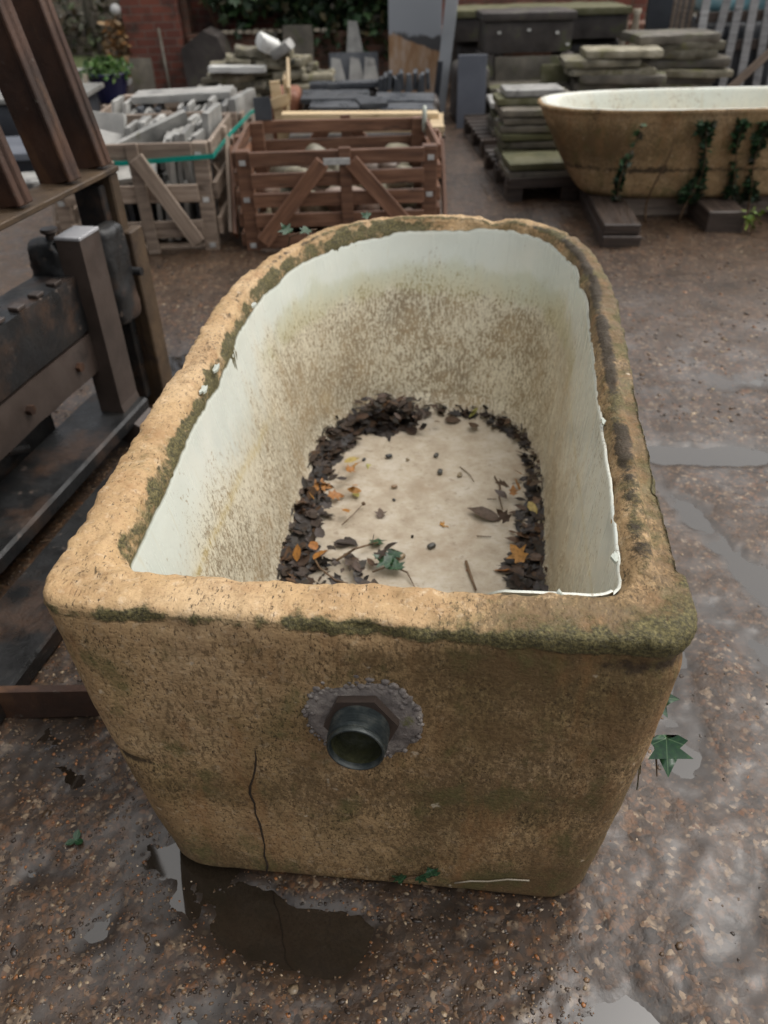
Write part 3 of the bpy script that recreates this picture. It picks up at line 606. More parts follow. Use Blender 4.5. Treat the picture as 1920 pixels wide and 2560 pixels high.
# loose flakes of glaze left on the rim
g = random.Random(5); RV = front_V[n_out+4:n_out+13].reshape(-1, 3)
spots = [(-.392, .60, .018), (-.394, .69, .016), (-.40, 1.02, .014), (.331, .53, .010), (.303, .165, .011), (.225, .083, .010)]
for (s_, t_y, r_) in spots:
    nn = 11; a0 = g.uniform(0, 6); ps = [(s_+r_*g.uniform(.5, 1.1)*math.cos(a0+i*2*math.pi/nn)*.45, t_y+r_*g.uniform(.5, 1.3)*math.sin(a0+i*2*math.pi/nn)) for i in range(nn)]
    zs = [float(RV[np.argmin((RV[:, 0]-a)**2+(RV[:, 1]-b)**2), 2]) for a, b in ps]
    top = [(p[0], p[1], z_+.0004) for p, z_ in zip(ps, zs)]+[(s_, t_y, float(np.mean(zs))+.0009)]; bot = [(p[0], p[1], z_-.004) for p, z_ in zip(ps, zs)]
    fl = MB(); fl.add(top+bot, [[i, (i+1) % nn, nn] for i in range(nn)]+[[(i+1) % nn, i, nn+1+i, nn+1+(i+1) % nn] for i in range(nn)])
    fl.build('glaze_flake', M['glaze_chip'], bath)

# where the bath's front lies: nearest outer vertex to (x, z)
FV = front_V[4:n_out].reshape(-1, 3); FV = FV[FV[:, 1] < .25]
def front_y(xx, zz):
    i = np.argsort((FV[:, 0]-xx)**2+(FV[:, 2]-zz)**2)[:4]; return float(FV[i, 1].mean())
# overflow pipe on the near end
PX, PZ = -.020, .489
pipe_o = Vector((PX, front_y(PX, PZ), PZ)); tilt = Matrix.Rotation(R(-3), 4, 'X')
pr = MB()
def lathe(mb, prof, n=48, jitter=0, seed=0):
    """prof: list of (r, d): d runs out of the wall towards -y"""
    g_ = random.Random(seed); vs = []; fs = []
    jit = [1+jitter*g_.uniform(-1, 1) for _ in range(n)]
    for (r_, d_) in prof:
        for i in range(n):
            a = 2*math.pi*i/n; rr = r_*jit[i]; vs.append((rr*math.cos(a), -d_, rr*math.sin(a)))
    for j in range(len(prof)-1):
        for i in range(n): i2 = (i+1) % n; fs.append([j*n+i2, j*n+i, (j+1)*n+i, (j+1)*n+i2])
    mb.add(vs, fs)
thread = [(.0335+.0016*(1 if i % 2 else -1), .018+i*.0024) for i in range(15)]
lathe(pr, [(.0335, 0)]+thread+[(.0325, .0555), (.0335, .0565), (.0335, .0615), (.0328, .0630), (.0312, .0634), (.0300, .062)]+[(.0296, .045), (.029, .02), (.001, .018)], 64)
pipe = pr.build('overflow_pipe', M['pipe_brass'], bath, True, R(40)); pipe.location = pipe_o; pipe.scale = (1.12, .95, 1.12); pipe.rotation_euler = (R(-4), 0, R(-2))
pi = MB(); lathe(pi, [(.0293, .055), (.0286, .035), (.028, .0215), (.001, .021)], 40); link('pipe_moss', pi.mesh('pipe_moss', True), M['pipe_moss'], pipe)
nu = MB(); hexp = [(.045*math.cos(R(60*i+8)), .045*math.sin(R(60*i+8))) for i in range(6)]
nu.prism(hexp, -.021, .004); link('lock_nut', nu.mesh('lock_nut'), M['worn_steel'], pipe)
pl = MB(); lathe(pl, [(.001, .0085), (.03, .0088), (.05, .0082), (.058, .0078), (.0665, .006), (.071, .002), (.072, -.012)], 72, .045, 3)
plate = link('backing_washer', pl.mesh('backing_washer', True), M['pipe_plate'], pipe)
lm = MB(); g = random.Random(8)
for i in range(95):
    a = g.uniform(0, 6.28); r_ = g.choice([.070, .069, .067, .060, .054]); rr = g.uniform(.0015, .0042)+.0025*max(0, math.sin(a)); 
    c_ = (r_*math.cos(a), -.0065, r_*math.sin(a)); vs = [(c_[0]+p[0]*rr*g.uniform(.7, 1.2), c_[1]+p[1]*rr*.7, c_[2]+p[2]*rr*g.uniform(.7, 1.2)) for p in ICO]
    lm.add(vs, [list(f) for f in ICF])
link('mortar_lumps', lm.mesh('mortar_lumps', True), M['pipe_plate'], pipe)
# the crack down the front
ck = MB(); pts = []
for u, v_ in ((-.129, .395), (-.129, .37), (-.133, .34), (-.138, .315), (-.143, .298), (-.146, .275), (-.141, .245), (-.142, .215), (-.137, .185), (-.136, .15), (-.134, .115), (-.137, .08), (-.133, .05), (-.137, .02)):
    uu = u-.050-.022*(.395-v_)/.375; pts.append((uu, front_y(uu, v_)-.0002, v_))
ck.tube(pts, [.0005]+[.0013, .0016, .0012, .0019, .0022, .0016, .0013, .002, .0018, .0012, .0016, .0021]+[.001], 6); ck.build('crack', M['crack'], bath, True)

# ------------------------------------------------------------------ leaves
def leaf_shape(kind, g):
    if kind == 'oval': o = [(0, 0), (.16, .18), (.24, .42), (.2, .68), (.09, .88), (0, 1.02)]
    elif kind == 'lobed': o = [(0, 0), (.12, .1), (.42, .2), (.22, .36), (.5, .58), (.2, .6), (.16, .82), (0, 1.05)]
    elif kind == 'ivy': o = [(0, .06), (.3, -.1), (.56, .06), (.36, .28), (.68, .56), (.27, .56), (.13, .8), (0, 1.08)]
    else: o = [(0, 0), (.22, .12), (.36, .35), (.33, .6), (.16, .82), (0, .95)]
    return o
def leaf_geom(kind, size, g, curl=.25, fold=.25):
    """midrib + two rims; returns verts, faces (quads/tris as quads by repeating), uv"""
    o = leaf_shape(kind, g); n = len(o); c1, c2 = g.uniform(-curl, curl), g.uniform(-curl, curl); fd = g.uniform(.2, 1)*fold; vs = []; uv = []
    for sgn in (1, 0, -1):
        for (x_, y_) in o:
            xx = x_*sgn*g.uniform(.85, 1.1) if sgn else 0
            zz = abs(xx)*fd+c1*y_*y_+c2*xx*y_+g.uniform(-.03, .03)*(1 if sgn else .2); vs.append((xx*size, y_*size, zz*size)); uv.append((xx, y_))
    fs = []
    for i in range(n-1):
        fs.append([n+i, i, i+1, n+i+1]); fs.append([2*n+i, n+i, n+i+1, 2*n+i+1])
    return vs, fs, uv
def litter(spots, pal, kinds, seed, s0, s1, tilt=.5):
    g = random.Random(seed); V = []; F = []; C = []
    for (p, zr) in spots:
        vs, fs, _ = leaf_geom(g.choice(kinds), g.uniform(s0, s1), g); b = len(V)
        m_ = Matrix.Rotation(g.uniform(0, 6.28), 3, 'Z') @ Matrix.Rotation(g.gauss(0, tilt), 3, 'X') @ Matrix.Rotation(g.gauss(0, tilt), 3, 'Y')
        c_ = g.choice(pal); k_ = g.uniform(.7, 1.25)
        for v_ in vs: V.append(tuple(m_ @ Vector(v_)+Vector(p)+Vector((0, 0, zr)))); C.append((c_[0]*k_, c_[1]*k_, c_[2]*k_))
        F += [[b+j for j in f] for f in fs]
    return np.array(V), np.array(F), np.array(C)
DARKL = [(.09, .045, .02), (.05, .03, .018), (.018, .012, .011), (.026, .016, .013), (.034, .02, .014), (.045, .026, .016), (.022, .018, .018), (.06, .03, .016), (.035, .028, .022)]
g = random.Random(21); spots = []
def floor_pt(frac_ang, k_):
    """point on the floor: index along the outline (0 near middle, +1 right ... ) and scale"""
    i = int(frac_ang*NA) % NA; p = scale_o(F_bot[i:i+1], k_, ctr)[0]; return p
side_ = [(i, F_bot[i]) for i in range(NA)]
def width_at(p):
    x_, y_ = p
    if y_ > 1.30: return .045+.075*sm(-.02, -.2, x_)+.05*math.exp(-((x_+.12)/.07)**2) if x_ < .05 else .05
    if x_ < 0: return .085+.055*sm(.9, .3, y_)
    return .045+.05*sm(1.2, .8, y_)
for _ in range(2300):
    i, p = g.choice(side_)
    if p[1] < .2 and not (p[0] < -.02 or p[0] > .2): continue
    wd = float(width_at(p)); d_ = wd*g.random()**1.3; dirv = ctr-p; dirv = dirv/np.linalg.norm(dirv)
    if abs(p[0]) > .25 and .2 < p[1] < 1.2: dirv = np.array([-np.sign(p[0]), 0.])
    q_ = p+dirv*(d_-.012); hgt = .003+.020*(1-d_/wd)*g.random()
    if p[0] < -.1 and p[1] < .5: hgt *= 1.3
    spots.append(((q_[0], q_[1], FZ), hgt+.009*(1-.8*d_/wd)))
for _ in range(150):   # heap at the far left and the near left corner
    spots.append(((-.12+g.gauss(0, .05), 1.42+g.gauss(0, .03), FZ), .01+.06*g.random()))
for _ in range(260):
    a_, b_ = g.uniform(-.29, -.02), g.uniform(.17, .50)
    if g.random() < sm(-.28, .0, a_)*.8+.1: continue
    spots.append(((a_, b_+.25, FZ), .006+.02*g.random()))
V, F, C = litter(spots, DARKL, ['oval', 'round', 'lobed', 'oval'], 31, .017, .045, .26)
# dark silt under them
sr = []; sc_ = []
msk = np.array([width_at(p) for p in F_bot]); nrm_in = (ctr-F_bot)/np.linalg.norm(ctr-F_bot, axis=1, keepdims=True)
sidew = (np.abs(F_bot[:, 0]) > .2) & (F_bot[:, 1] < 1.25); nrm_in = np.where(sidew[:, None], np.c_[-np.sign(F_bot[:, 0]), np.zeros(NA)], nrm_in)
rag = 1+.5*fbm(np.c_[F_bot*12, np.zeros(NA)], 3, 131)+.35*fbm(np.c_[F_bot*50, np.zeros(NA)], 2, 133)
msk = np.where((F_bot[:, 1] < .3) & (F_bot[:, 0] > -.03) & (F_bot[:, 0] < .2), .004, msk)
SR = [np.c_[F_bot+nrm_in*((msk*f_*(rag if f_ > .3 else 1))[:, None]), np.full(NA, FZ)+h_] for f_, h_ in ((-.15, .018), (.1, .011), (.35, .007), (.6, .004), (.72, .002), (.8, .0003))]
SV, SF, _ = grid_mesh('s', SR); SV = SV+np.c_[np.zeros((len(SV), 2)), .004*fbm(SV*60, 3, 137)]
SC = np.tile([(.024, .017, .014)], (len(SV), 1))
V2 = np.concatenate([V, SV]); F2 = np.concatenate([F, SF+len(V)]); C2 = np.concatenate([C, SC])
lo_ = tag(link('leaf_litter', npmesh('leaf_litter', V2, F2, True, attrs={'tint': C2}), M['leaf']), 'drift of wet dark rotting leaves around the edge of the nearest bath floor', 'leaf litter', None, 'stuff')
lo_.location = (*BC, 0); lo_.rotation_euler = (0, 0, BA)

def leaf_mesh(kind, size, seed, curl=.3, fold=.3):
    vs, fs, uv = leaf_geom(kind, size, random.Random(seed), curl, fold)
    return npmesh('leaf', vs, fs, True, np.array([uv[j] for f in fs for j in f]))
def put_leaf(name, kind, size, mat, s_, t_y, z_, rz, label, grp, cat='leaf', tilt=(0, 0), seed=0):
    o = link(name, leaf_mesh(kind, size, seed), M[mat]); o.location = bath_world(s_, t_y, z_); o.rotation_euler = (tilt[0], tilt[1], rz+BA)
    return tag(o, label, cat, grp)
g = random.Random(77)
GL = 'fallen leaves lying in the nearest bath'
# single leaves: kind, size, material, s, t, label
singles = [('lobed', .055, 'leaf_orange', -.305, 1.03, 'orange crinkled leaf upright against the inner side wall of the nearest bath'),
 ('oval', .045, 'leaf_yellow', -.235, 1.14, 'pale yellow leaf on dark drift just beyond the orange crinkled leaf'),
 ('oval', .04, 'leaf_yellow', -.19, 1.03, 'olive yellow leaf at the inner edge of the long leaf drift'),
 ('oval', .05, 'leaf_yellow', -.175, 1.17, 'yellow green leaf on bare floor beside the long leaf drift'),
 ('lobed', .036, 'leaf_dark', -.105, .915, 'small reddish brown lobed leaf alone on the cream floor of bath'),
 ('lobed', .034, 'leaf_orange', .045, .90, 'small ochre leaf alone in the middle of the cream bath floor'),
 ('oval', .085, 'leaf_dark', -.15, .80, 'long grey brown leaf lying flat beside the near leaf heap'),
 ('round', .05, 'leaf_dark', -.21, .80, 'rounded brown leaf touching the long grey brown leaf'),
 ('oval', .09, 'leaf_dark', .20, .93, 'long black pointed leaf reaching out from the narrow leaf drift'),
 ('oval', .05, 'leaf_yellow', .27, .99, 'curled pale yellow leaf on the narrow leaf drift'),
 ('lobed', .055, 'leaf_orange', .25, .745, 'bright orange maple leaf on the narrow leaf drift near the overflow end'),
 ('oval', .042, 'leaf_orange', .18, .735, 'pinkish tan leaf lying flat next to the narrow drift'),
 ('round', .05, 'leaf_dark', -.05, 1.34, 'grey brown leaf on the floor below the tall heap of leaves'),
 ('round', .055, 'leaf_dark', .035, 1.42, 'reddish dark leaf under the far wall beside the tall heap'),
 ('round', .045, 'leaf_dark', .13, 1.405, 'grey leaf in the thin drift below the far wall'),
 ('lobed', .05, 'leaf_orange', -.155, 1.44, 'russet leaf standing against the tall heap at the rounded end'),
 ('oval', .04, 'leaf_yellow', .11, 1.44, 'yellow leaf in the thin drift below the far wall')]
for i, (kd, sz, mt, s_, t_y, lb) in enumerate(singles):
    up = .012 if abs(s_) > .22 or t_y > 1.36 else .003
    put_leaf('fallen_leaf', kd, sz, mt, s_, t_y, FZ+up+(.012 if 'drift' in lb and abs(s_) > .2 else 0), g.uniform(0, 6.28), lb, GL, 'leaf', (g.gauss(.15, .2), g.gauss(0, .2)), i+200)
for i in range(30):
    where = i % 3
    if where == 0: s_, t_y, lb = g.uniform(-.30, -.20), g.uniform(.72, 1.25), 'brown leaf topping the broad drift along the bath side nearer the forklift'
    elif where == 1: s_, t_y, lb = g.uniform(-.29, -.08), g.uniform(.62, .80), 'russet brown leaf on the near heap of leaves behind the overflow end'
    else: s_, t_y, lb = g.uniform(.215, .29), g.uniform(.68, 1.15), 'brown leaf on the narrow drift along the bath side away from forklift'
    put_leaf('fallen_leaf', g.choice(['oval', 'round', 'lobed']), g.uniform(.03, .05), g.choice(['leaf_dark']*3+['leaf_orange']), s_, t_y, FZ+.018+.016*g.random(), g.uniform(0, 6.28), lb, GL, 'leaf', (g.gauss(.2, .35), g.gauss(0, .35)), i+300)
# twigs, pebbles, stalks
def twig(pts, r_, label, name='twig', mat='stem', berry=False):
    o = MB().tube([bath_world(*p) for p in pts], [r_]*(len(pts)-1)+[r_*.6], 6); 
    if berry:
        c_ = Vector(bath_world(*pts[-1])); o.add([c_+Vector(p)*.006 for p in ICO], [list(f) for f in ICF])
    return tag(o.build(name, M[mat], None, True), label, 'twig', 'twigs lying in the nearest bath')
z0 = FZ+.005
twig([(.185, 1.13, z0), (.20, 1.08, z0+.003), (.197, 1.03, z0), (.205, .975, z0)], .0022, 'thin curved black twig on the bath floor near the narrow drift')
twig([(.115, .76, z0), (.125, .715, z0+.002), (.14, .66, z0+.001)], .004, 'thick straight brown twig nearest the overflow end')
twig([(.09, 1.17, z0), (.115, 1.135, z0+.001), (.13, 1.10, z0)], .0014, 'short fine twig beyond the thin curved black one')
twig([(.165, 1.02, z0), (.19, 1.022, z0)], .0015, 'tiny dark twig lying crosswise on the bath floor')
twig([(.14, .86, z0), (.175, .86, z0)], .0015, 'small dark twig crosswise near the middle of the narrow drift')
twig([(-.20, .87, z0+.006), (-.175, .91, z0+.012), (-.155, .955, z0+.014)], .0014, 'bent stalk with a red berry leaning out of the leaf drift', berry=True)
twig([(-.19, .72, z0+.015), (-.15, .76, z0+.022), (-.10, .80, z0+.012)], .003, 'brown twig crossing the near heap of leaves')
twig([(-.235, .70, z0+.03), (-.22, .67, z0+.034), (-.18, .645, z0+.02), (-.15, .64, z0+.018)], .0024, 'pale curved stalk lying on the near heap of leaves')
GP = 'pebbles on the nearest bath floor'
peb = [(-.115, 1.21, .014, 'dark oval pebble on bath floor, closest to the long leaf drift'), (.02, 1.225, .013, 'greenish round pebble farthest along the bare bath floor'), (.035, 1.14, .014, 'black oval pebble beside the terracotta pebble'), (.09, 1.13, .013, 'small terracotta coloured pebble on the bath floor'),
 (-.085, 1.06, .012, 'dark oval pebble lying by itself near the middle of the floor'), (.03, .81, .015, 'smooth blue grey pebble near the overflow end'), (-.185, 1.19, .009, 'cream chip of stone by the long leaf drift'), (-.04, .765, .015, 'dull brown pebble beside the green ivy sprig'),
 (.12, .73, .007, 'tiny black pebble near the thick brown twig'), (-.08, 1.0, .007, 'tiny cream pebble near the middle of the floor'), (.245, .87, .009, 'tiny dark pebble at the edge of the narrow drift'), (-.06, 1.2, .008, 'tiny ochre pebble between two larger ones')]
for i, (s_, t_y, r_, lb) in enumerate(peb):
    me = rough_block((r_*1.5, r_*1.0, r_*.8), .0008, r_*.25, i+3, .5, 60); o = link('pebble', me, M['pebble']); o.location = bath_world(s_, t_y, FZ+.0005); o.rotation_euler = (0, 0, g.uniform(0, 3))
    tag(o, lb, 'pebble', GP)

def ivy_sprig(label, stem_pts, leaves, group=None, local=True, size=.05):
    """stem_pts and leaves in bath coordinates; leaves: (s,t,z,size,facing vector,rot)"""
    p0 = bath_world(*stem_pts[0]) if local else stem_pts[0]
    root = thing('ivy_sprig', label, 'ivy', p0, 0, group)
    mb = MB(); cv = [Vector(bath_world(*p) if local else p)-Vector(p0) for p in stem_pts]; mb.tube(cv, [.0022]*(len(cv)-1)+[.001], 6); mb.build('stem', M['stem'], root, True)
    for i, (p, sz, nrm, rot) in enumerate(leaves):
        o = link('leaf', leaf_mesh('ivy', sz, 500+i, .25, .18), M['ivy'], root); o.location = Vector(bath_world(*p) if local else p)-Vector(p0)
        o.rotation_mode = 'QUATERNION'; 
        if isinstance(rot, tuple):
            zz_ = Vector(nrm).normalized(); yy_ = Vector(rot); yy_ = (yy_-zz_*yy_.dot(zz_)).normalized(); o.rotation_quaternion = Matrix((yy_.cross(zz_), yy_, zz_)).transposed().to_quaternion()
        else: o.rotation_quaternion = Vector(nrm).to_track_quat('Z', 'Y') @ Matrix.Rotation(rot, 3, 'Z').to_quaternion()
    return root
ivy_sprig('green ivy sprig hanging off the side of the nearest bath above wet ground', [(.40, .42, .36), (.41, .34, .34), (.415, .26, .32), (.42, .20, .29), (.425, .15, .26), (.425, .12, .24)],
    [((.415, .215, .318), .05, (.35, -.6, .7), (1, .1, -.3)), ((.436, .155, .292), .056, (.05, -.75, .65), (-.05, -.5, -1)), ((.392, .125, .275), .055, (.97, -.25, .1), (.0, -.3, -1)), ((.40, .36, .36), .05, (.5, -.5, .7), 2.0)])
ivy_sprig('small dark ivy sprig stuck to the foot of the bath front', [(x_, front_y(x_, z_)-.004, z_) for x_, z_ in ((.005, .04), (.03, .05), (.06, .065), (.085, .075))],
    [((.03, front_y(.03, .055)-.007, .055), .022, (0, -1, .2), 1.), ((.055, front_y(.055, .066)-.007, .068), .02, (0, -1, .1), 4), ((.078, front_y(.078, .075)-.007, .077), .026, (.1, -1, .1), .3)])
ivy_sprig('green ivy sprig lying among leaves on the bath floor', [(-.10, .69, z0+.012), (-.06, .715, z0+.014), (-.02, .70, z0+.008), (.0, .66, z0)],
    [((-.06, .72, z0+.018), .045, (.1, -.1, 1), .4), ((-.045, .70, z0+.016), .04, (0, .1, 1), 3.2), ((-.055, .775, z0+.008), .04, (.1, 0, 1), 1.2), ((-.105, .80, z0+.006), .035, (-.1, .1, 1), 2.2)])
ivy_sprig('pale green ivy leaves growing over the far rim of the nearest bath', [(-.43, 1.50, .60), (-.41, 1.48, .66), (-.37, 1.49, .675), (-.34, 1.52, .67)],
    [((-.41, 1.47, .675), .034, (.1, -.5, .8), .5), ((-.36, 1.49, .68), .03, (.1, -.4, .9), 2.2), ((-.21, 1.655, .668), .028, (0, -.5, .8), 1.)])
cl = thing('clover_sprig', 'tiny bright green clover leaf lying on wet gravel', 'plant', (-.575, .775, .008))
for a in range(3):
    o = link('leaf', leaf_mesh('round', .02, 900+a, .1, .1), M['ivy'], cl); o.rotation_euler = (.15, 0, a*2.1); o.location = (0, 0, .006)
st = MB(); st.tube([bath_world(x_, front_y(x_, z_)-.003, z_) for x_, z_ in ((.115, .050), (.14, .062), (.17, .067), (.20, .080), (.235, .083))], .0013, 5)
tag(st.build('straw', M['cream'], None, True), 'pale straw stuck across the foot of the bath front', 'straw')

# ------------------------------------------------------------------ the forklift beside the bath
fk = thing('forklift', 'rusty forklift carriage with upright load guard and greasy forks beside the bath', 'forklift', (-.90, 2.0, 0), R(-12))
b = MB()
notch = []
cbm = rough_block((.13, 1.79, .17), .006, .03, 61, .10, 14, .006); cbo = link('carriage_bar', cbm, M['grease'], fk); cbo.location = (-.06, -.705, .40)
for i in range(16): MB().box((-.02, .10-i*.09, .574), (.03, .035, .010), None, .002).build('rack_tooth', M['worn_steel'], fk)
cbo = link('carriage_bar', rough_block((.09, 1.8, .125), .005, .03, 62, .08, 12, .006), M['worn_steel'], fk); cbo.location = (-.05, -.70, .268)
b = MB()
for i in range(7): MB().tube([(-.006, .08-i*.26, .33), (.010, .08-i*.26, .33)], .014, 6).build('bolt_head', M['rust'], fk)

b = MB(); b.board((-.03, -1.5, .10), (-.03, .30, .10), .20, .05, (0, 0, 1), .008); b.board((.19, -1.5, .035), (.19, .34, .035), .19, .05, (0, 0, 1), .006); b.build('lower_rail_shade_plate', M['grease'], fk)  # rails widened into dark plates standing in for the shade under the forklift
for yy in (.235,):
    f_ = MB(); s_x = .0
    poly = [(s_x-.035, .665), (s_x+.04, .665)]+[(s_x+.04, .19)]+[(s_x+.12-.08*math.cos(R(a)), .15-.08*math.sin(R(a))) for a in (0, 22, 45, 67, 90)]+[(.42, .055), (.47, .045), (.47, .015), (s_x+.05, .012), (s_x-.02, .03), (s_x-.035, .09)]
    f_.prism(poly, yy-.055, yy+.055); fo = f_.build('fork', M['worn_steel'] if yy > 0 else M['rust'], fk)
    if yy > 0:
        c_ = MB(); c_.box((.0025, yy, .669), (.078, .113, .010), None, .002); c_.build('fork_cap', M['bright_steel'], fo)
        c_ = MB(); c_.tube([(-.062, yy-.03, .60), (-.062, yy-.03, .675)], .014, 14); c_.tube([(-.062, yy-.03, .675), (-.062, yy-.03, .681), (-.062, yy-.03, .69)], [.016, .025, .024], 18); c_.build('locking_pin', M['worn_steel'], fo, True, R(40))
        hk = rough_block((.11, .10, .20), .012, .012, 5, .35, 26); o = link('fork_hook', hk, M['grease'], fo); o.location = (-.085, yy-.02, .46)
        hk = rough_block((.07, .13, .30), .01, .014, 6, .35, 22); o = link('fork_hook', hk, M['grease'], fo); o.location = (.02, yy+.12, .36)
f_ = MB(); f_.prism([(-1.05, .6), (-.90, .6), (-.90, .17)]+[(-.82-.08*math.cos(R(a)), .17-.08*math.sin(R(a))) for a in (10, 30, 50, 70, 90)]+[(-.47, .085), (-.46, .01), (-1.0, .006), (-1.05, .06)], 1.06, 1.078)
fo = f_.build('fork', M['rust'], fk); fo.matrix_parent_inverse = (Matrix.Translation((-.90, 2.0, 0)) @ Matrix.Rotation(R(-12), 4, 'Z')).inverted()
b = MB(); b.board((-.03, -.75, .785), (-.03, .50, .785), .115, .016, (0, 0, 1), .003); b.build('guard_plate', M['rust_tan'], fk)
for i, yy in enumerate((.455, .275, .03, -.20, -.42)):
    b = MB(); b.box((-.035, yy, 1.30), (.11, .026, 1.014), None, .004); b.box((.014, yy+.001, 1.30), (.012, .06, 1.013), None, .003); gb = b.build('guard_bar', M['rust'], fk); gb.matrix_local = Matrix.Translation((-.03, 0, .79)) @ Matrix.Rotation(R(-10.5), 4, 'Y') @ Matrix.Translation((.03, 0, -.79))
b = MB(); b.box((-.03, .475, .39), (.10, .05, .772), None, .005); b.box((.03, .49, .31), (.035, .085, .60), None, .004); b.build('guard_post', M['rust_tan'], fk)
b = MB(); b.box((-.045, .43, .4), (.09, .035, .70), None, .004); b.tube([(.03, .42, .50), (.075, .42, .50)], .013, 12); b.build('guard_bracket', M['grease'], fk)
for yy in (-.10, -1.05):
    b = MB(); b.box((-.33, yy, 1.2), (.09, .16, 2.4), None, .006); b.box((-.26, yy+.06, 1.2), (.06, .02, 2.4), None, .004); b.build('mast_rail', M['grease'], fk)
b = MB(); b.box((-.25, -.30, .38), (.22, .5, .70), None, .02); b.box((-.30, -.75, .22), (.3, 1.7, .42), None, .01); b.tube([(-.12, -.1, .15), (-.10, -.3, .25), (-.12, -.6, .22), (-.10, -.9, .3)], .014, 8); b.tube([(-.11, .05, .5), (-.09, -.02, .28), (-.1, -.2, .2)], .01, 8); b.build('lift_block_shade_fill', M['grease'], fk)  # lift block, hoses, and an added long box that blacks out lit ground
b = MB(); b.box((-1.25, -.75, .62), (1.5, 1.1, .95), None, .05); b.build('body', M['charcoal'], fk)
b = MB()
for yy in (-.2, -1.3): b.tube([(-.7, yy-.1, .24), (-.7, yy+.1, .24)], .24, 24)
b.build('wheel', M['grease'], fk, True, R(40))

# ------------------------------------------------------------------ crates
def crate(name, label, cx, y0, wd, dp, ht, mat, rz=0, rails=(.06, .27, .47), brace='half', group=None, tags=True, rail_h=.085, diag=True):
    root = thing(name, label, 'crate', (cx, y0, 0), rz, group); hw = wd/2; g = random.Random(int(abs(cx)*100)+int(y0*10)); mt = M[mat]
    j = lambda a=.006: g.uniform(-a, a)
    posts = [(-hw, 0), (hw, 0), (-hw, dp), (hw, dp)]
    for (px, py) in posts: MB().box((px, py, ht/2), (.075, .06, ht), Matrix.Rotation(j(.02), 3, 'Y'), .004).build('post', mt, root)
    for (side, yy) in ((-1, -.041), (1, dp+.041)):
        for zz in rails: MB().board((-hw+.03, yy+j(.003), zz+j()), (hw-.03, yy+j(.003), zz+j()), .022, rail_h, (0, 0, 1)).build('rail', mt, root)
        MB().box((.05+j(.01), yy-side*(-.023), ht/2+.012), (.06, .024, ht), Matrix.Rotation(j(.03), 3, 'Y'), .003).build('post', mt, root)
        if diag:
            for sx in (-1, 1): MB().board((sx*.07, yy+side*.046, ht-.05), (sx*(hw-.06), yy+side*.046, .07), .02, .075, (0, 0, 1)).build('brace', mt, root)
    for (sx) in (-1, 1):
        xx = sx*(hw+.05)
        for zz in rails: MB().board((xx, .0, zz+j()), (xx, dp, zz+j()), .022, rail_h, (0, 0, 1)).build('rail', mt, root)
        MB().box((xx+sx*.023, dp/2, ht/2), (.024, .06, ht), None, .003).build('post', mt, root)
        if diag:
            for sy in (-1, 1): MB().board((xx+sx*.046, dp/2+sy*.06, ht-.05), (xx+sx*.046, dp/2+sy*(dp/2-.05), .07), .02, .07, (0, 0, 1)).build('brace', mt, root)
    for yy in (.05, dp/2, dp-.05): MB().box((0, yy, .012), (wd-.02, .09, .022), None, .003).build('floor_board', mt, root)
    if tags:
        for (px, zz) in ((-hw, .04), (hw, .04), (-hw, .27), (hw, .27), (-hw, ht-.055), (hw, ht-.055)): MB().box((px+j(), -.0315, zz), (.032, .003, .024), None, .001).build('metal_clip', M['tag'], root)
    return root
tile_vars = [rough_block((.24, .022+.006*(i % 3), .24+.02*(i % 2)), .004, .03, i+40, .12, 14, .02) for i in range(5)]
thick_vars = [rough_block((.26, .05, .2), .006, .03, i+50, .12, 14, .02) for i in range(2)]
def stand_tiles(root, x0, x1, y, z, label, group, face=0, lean=.05, n=12, ht=1.0, mat='pale_slate', vars_=None):
    g = random.Random(int(abs(x0*1000+y*77))); ca, sa = math.cos(root.rotation_euler.z), math.sin(root.rotation_euler.z)
    for i in range(n):
        o = link('stone_tile', g.choice(vars_ or tile_vars), M[mat]); xx = x0+(x1-x0)*(i+.5)/n; yy = y+g.uniform(-.015, .015)
        o.location = (root.location.x+xx*ca-yy*sa, root.location.y+xx*sa+yy*ca, z+g.uniform(-.025, .02)); o.scale = (1, 1, ht*g.uniform(.92, 1.06))
        o.rotation_euler = (g.gauss(0, .04), 0, face+root.rotation_euler.z+g.gauss(0, .04)); o.rotation_euler[1] = g.gauss(0, .03); o.rotation_euler[0] = lean+g.gauss(0, .04)
        tag(o, label, 'stone tile', group)
cr1 = crate('tile_crate', 'weathered grey timber crate of stone tiles with green strap, beside the forklift', -1.245, 4.17, .74, .78, .54, 'grey_wood', R(1), (.13, .31, .50))
HP = math.pi/2
stand_tiles(cr1, .15, .34, .24, .315, 'pale stone tile on edge in the strapped crate, tight row nearest its front', 'tiles on edge in the strapped crate, near row', HP, .03, 6, .95)
stand_tiles(cr1, -.1, .33, .56, .315, 'pale stone tile on edge in the strapped crate, row further back', 'tiles on edge in the strapped crate, back row', HP, .03, 12, .95)
stand_tiles(cr1, -.3, .32, .2, .03, 'dark grey stone tile seen through the slats of the strapped crate', 'tiles low in the strapped crate', HP, .03, 14, 1.1, 'slate')
stand_tiles(cr1, -.3, .32, .5, .05, 'grey stone tile deep inside the strapped crate', 'tiles deep in the strapped crate', HP, .03, 12, 1.1)
def loose(name, label, cat, size, loc, rot, mat, group=None, amp=.005, seed=1, cell=.03, chip=.012, rnd=.18):
    o = link(name, rough_block(size, amp, cell, seed, rnd, 10, chip), M[mat]); o.location = loc; o.rotation_euler = rot; return tag(o, label, cat, group)
loose('stone_tile', 'large pale stone tile leaning diagonally across the strapped crate', 'stone tile', (.62, .028, .20), (-1.26, 4.48, .36), (R(20), R(-14), R(38)), 'pale_slate', None, .004, 3)
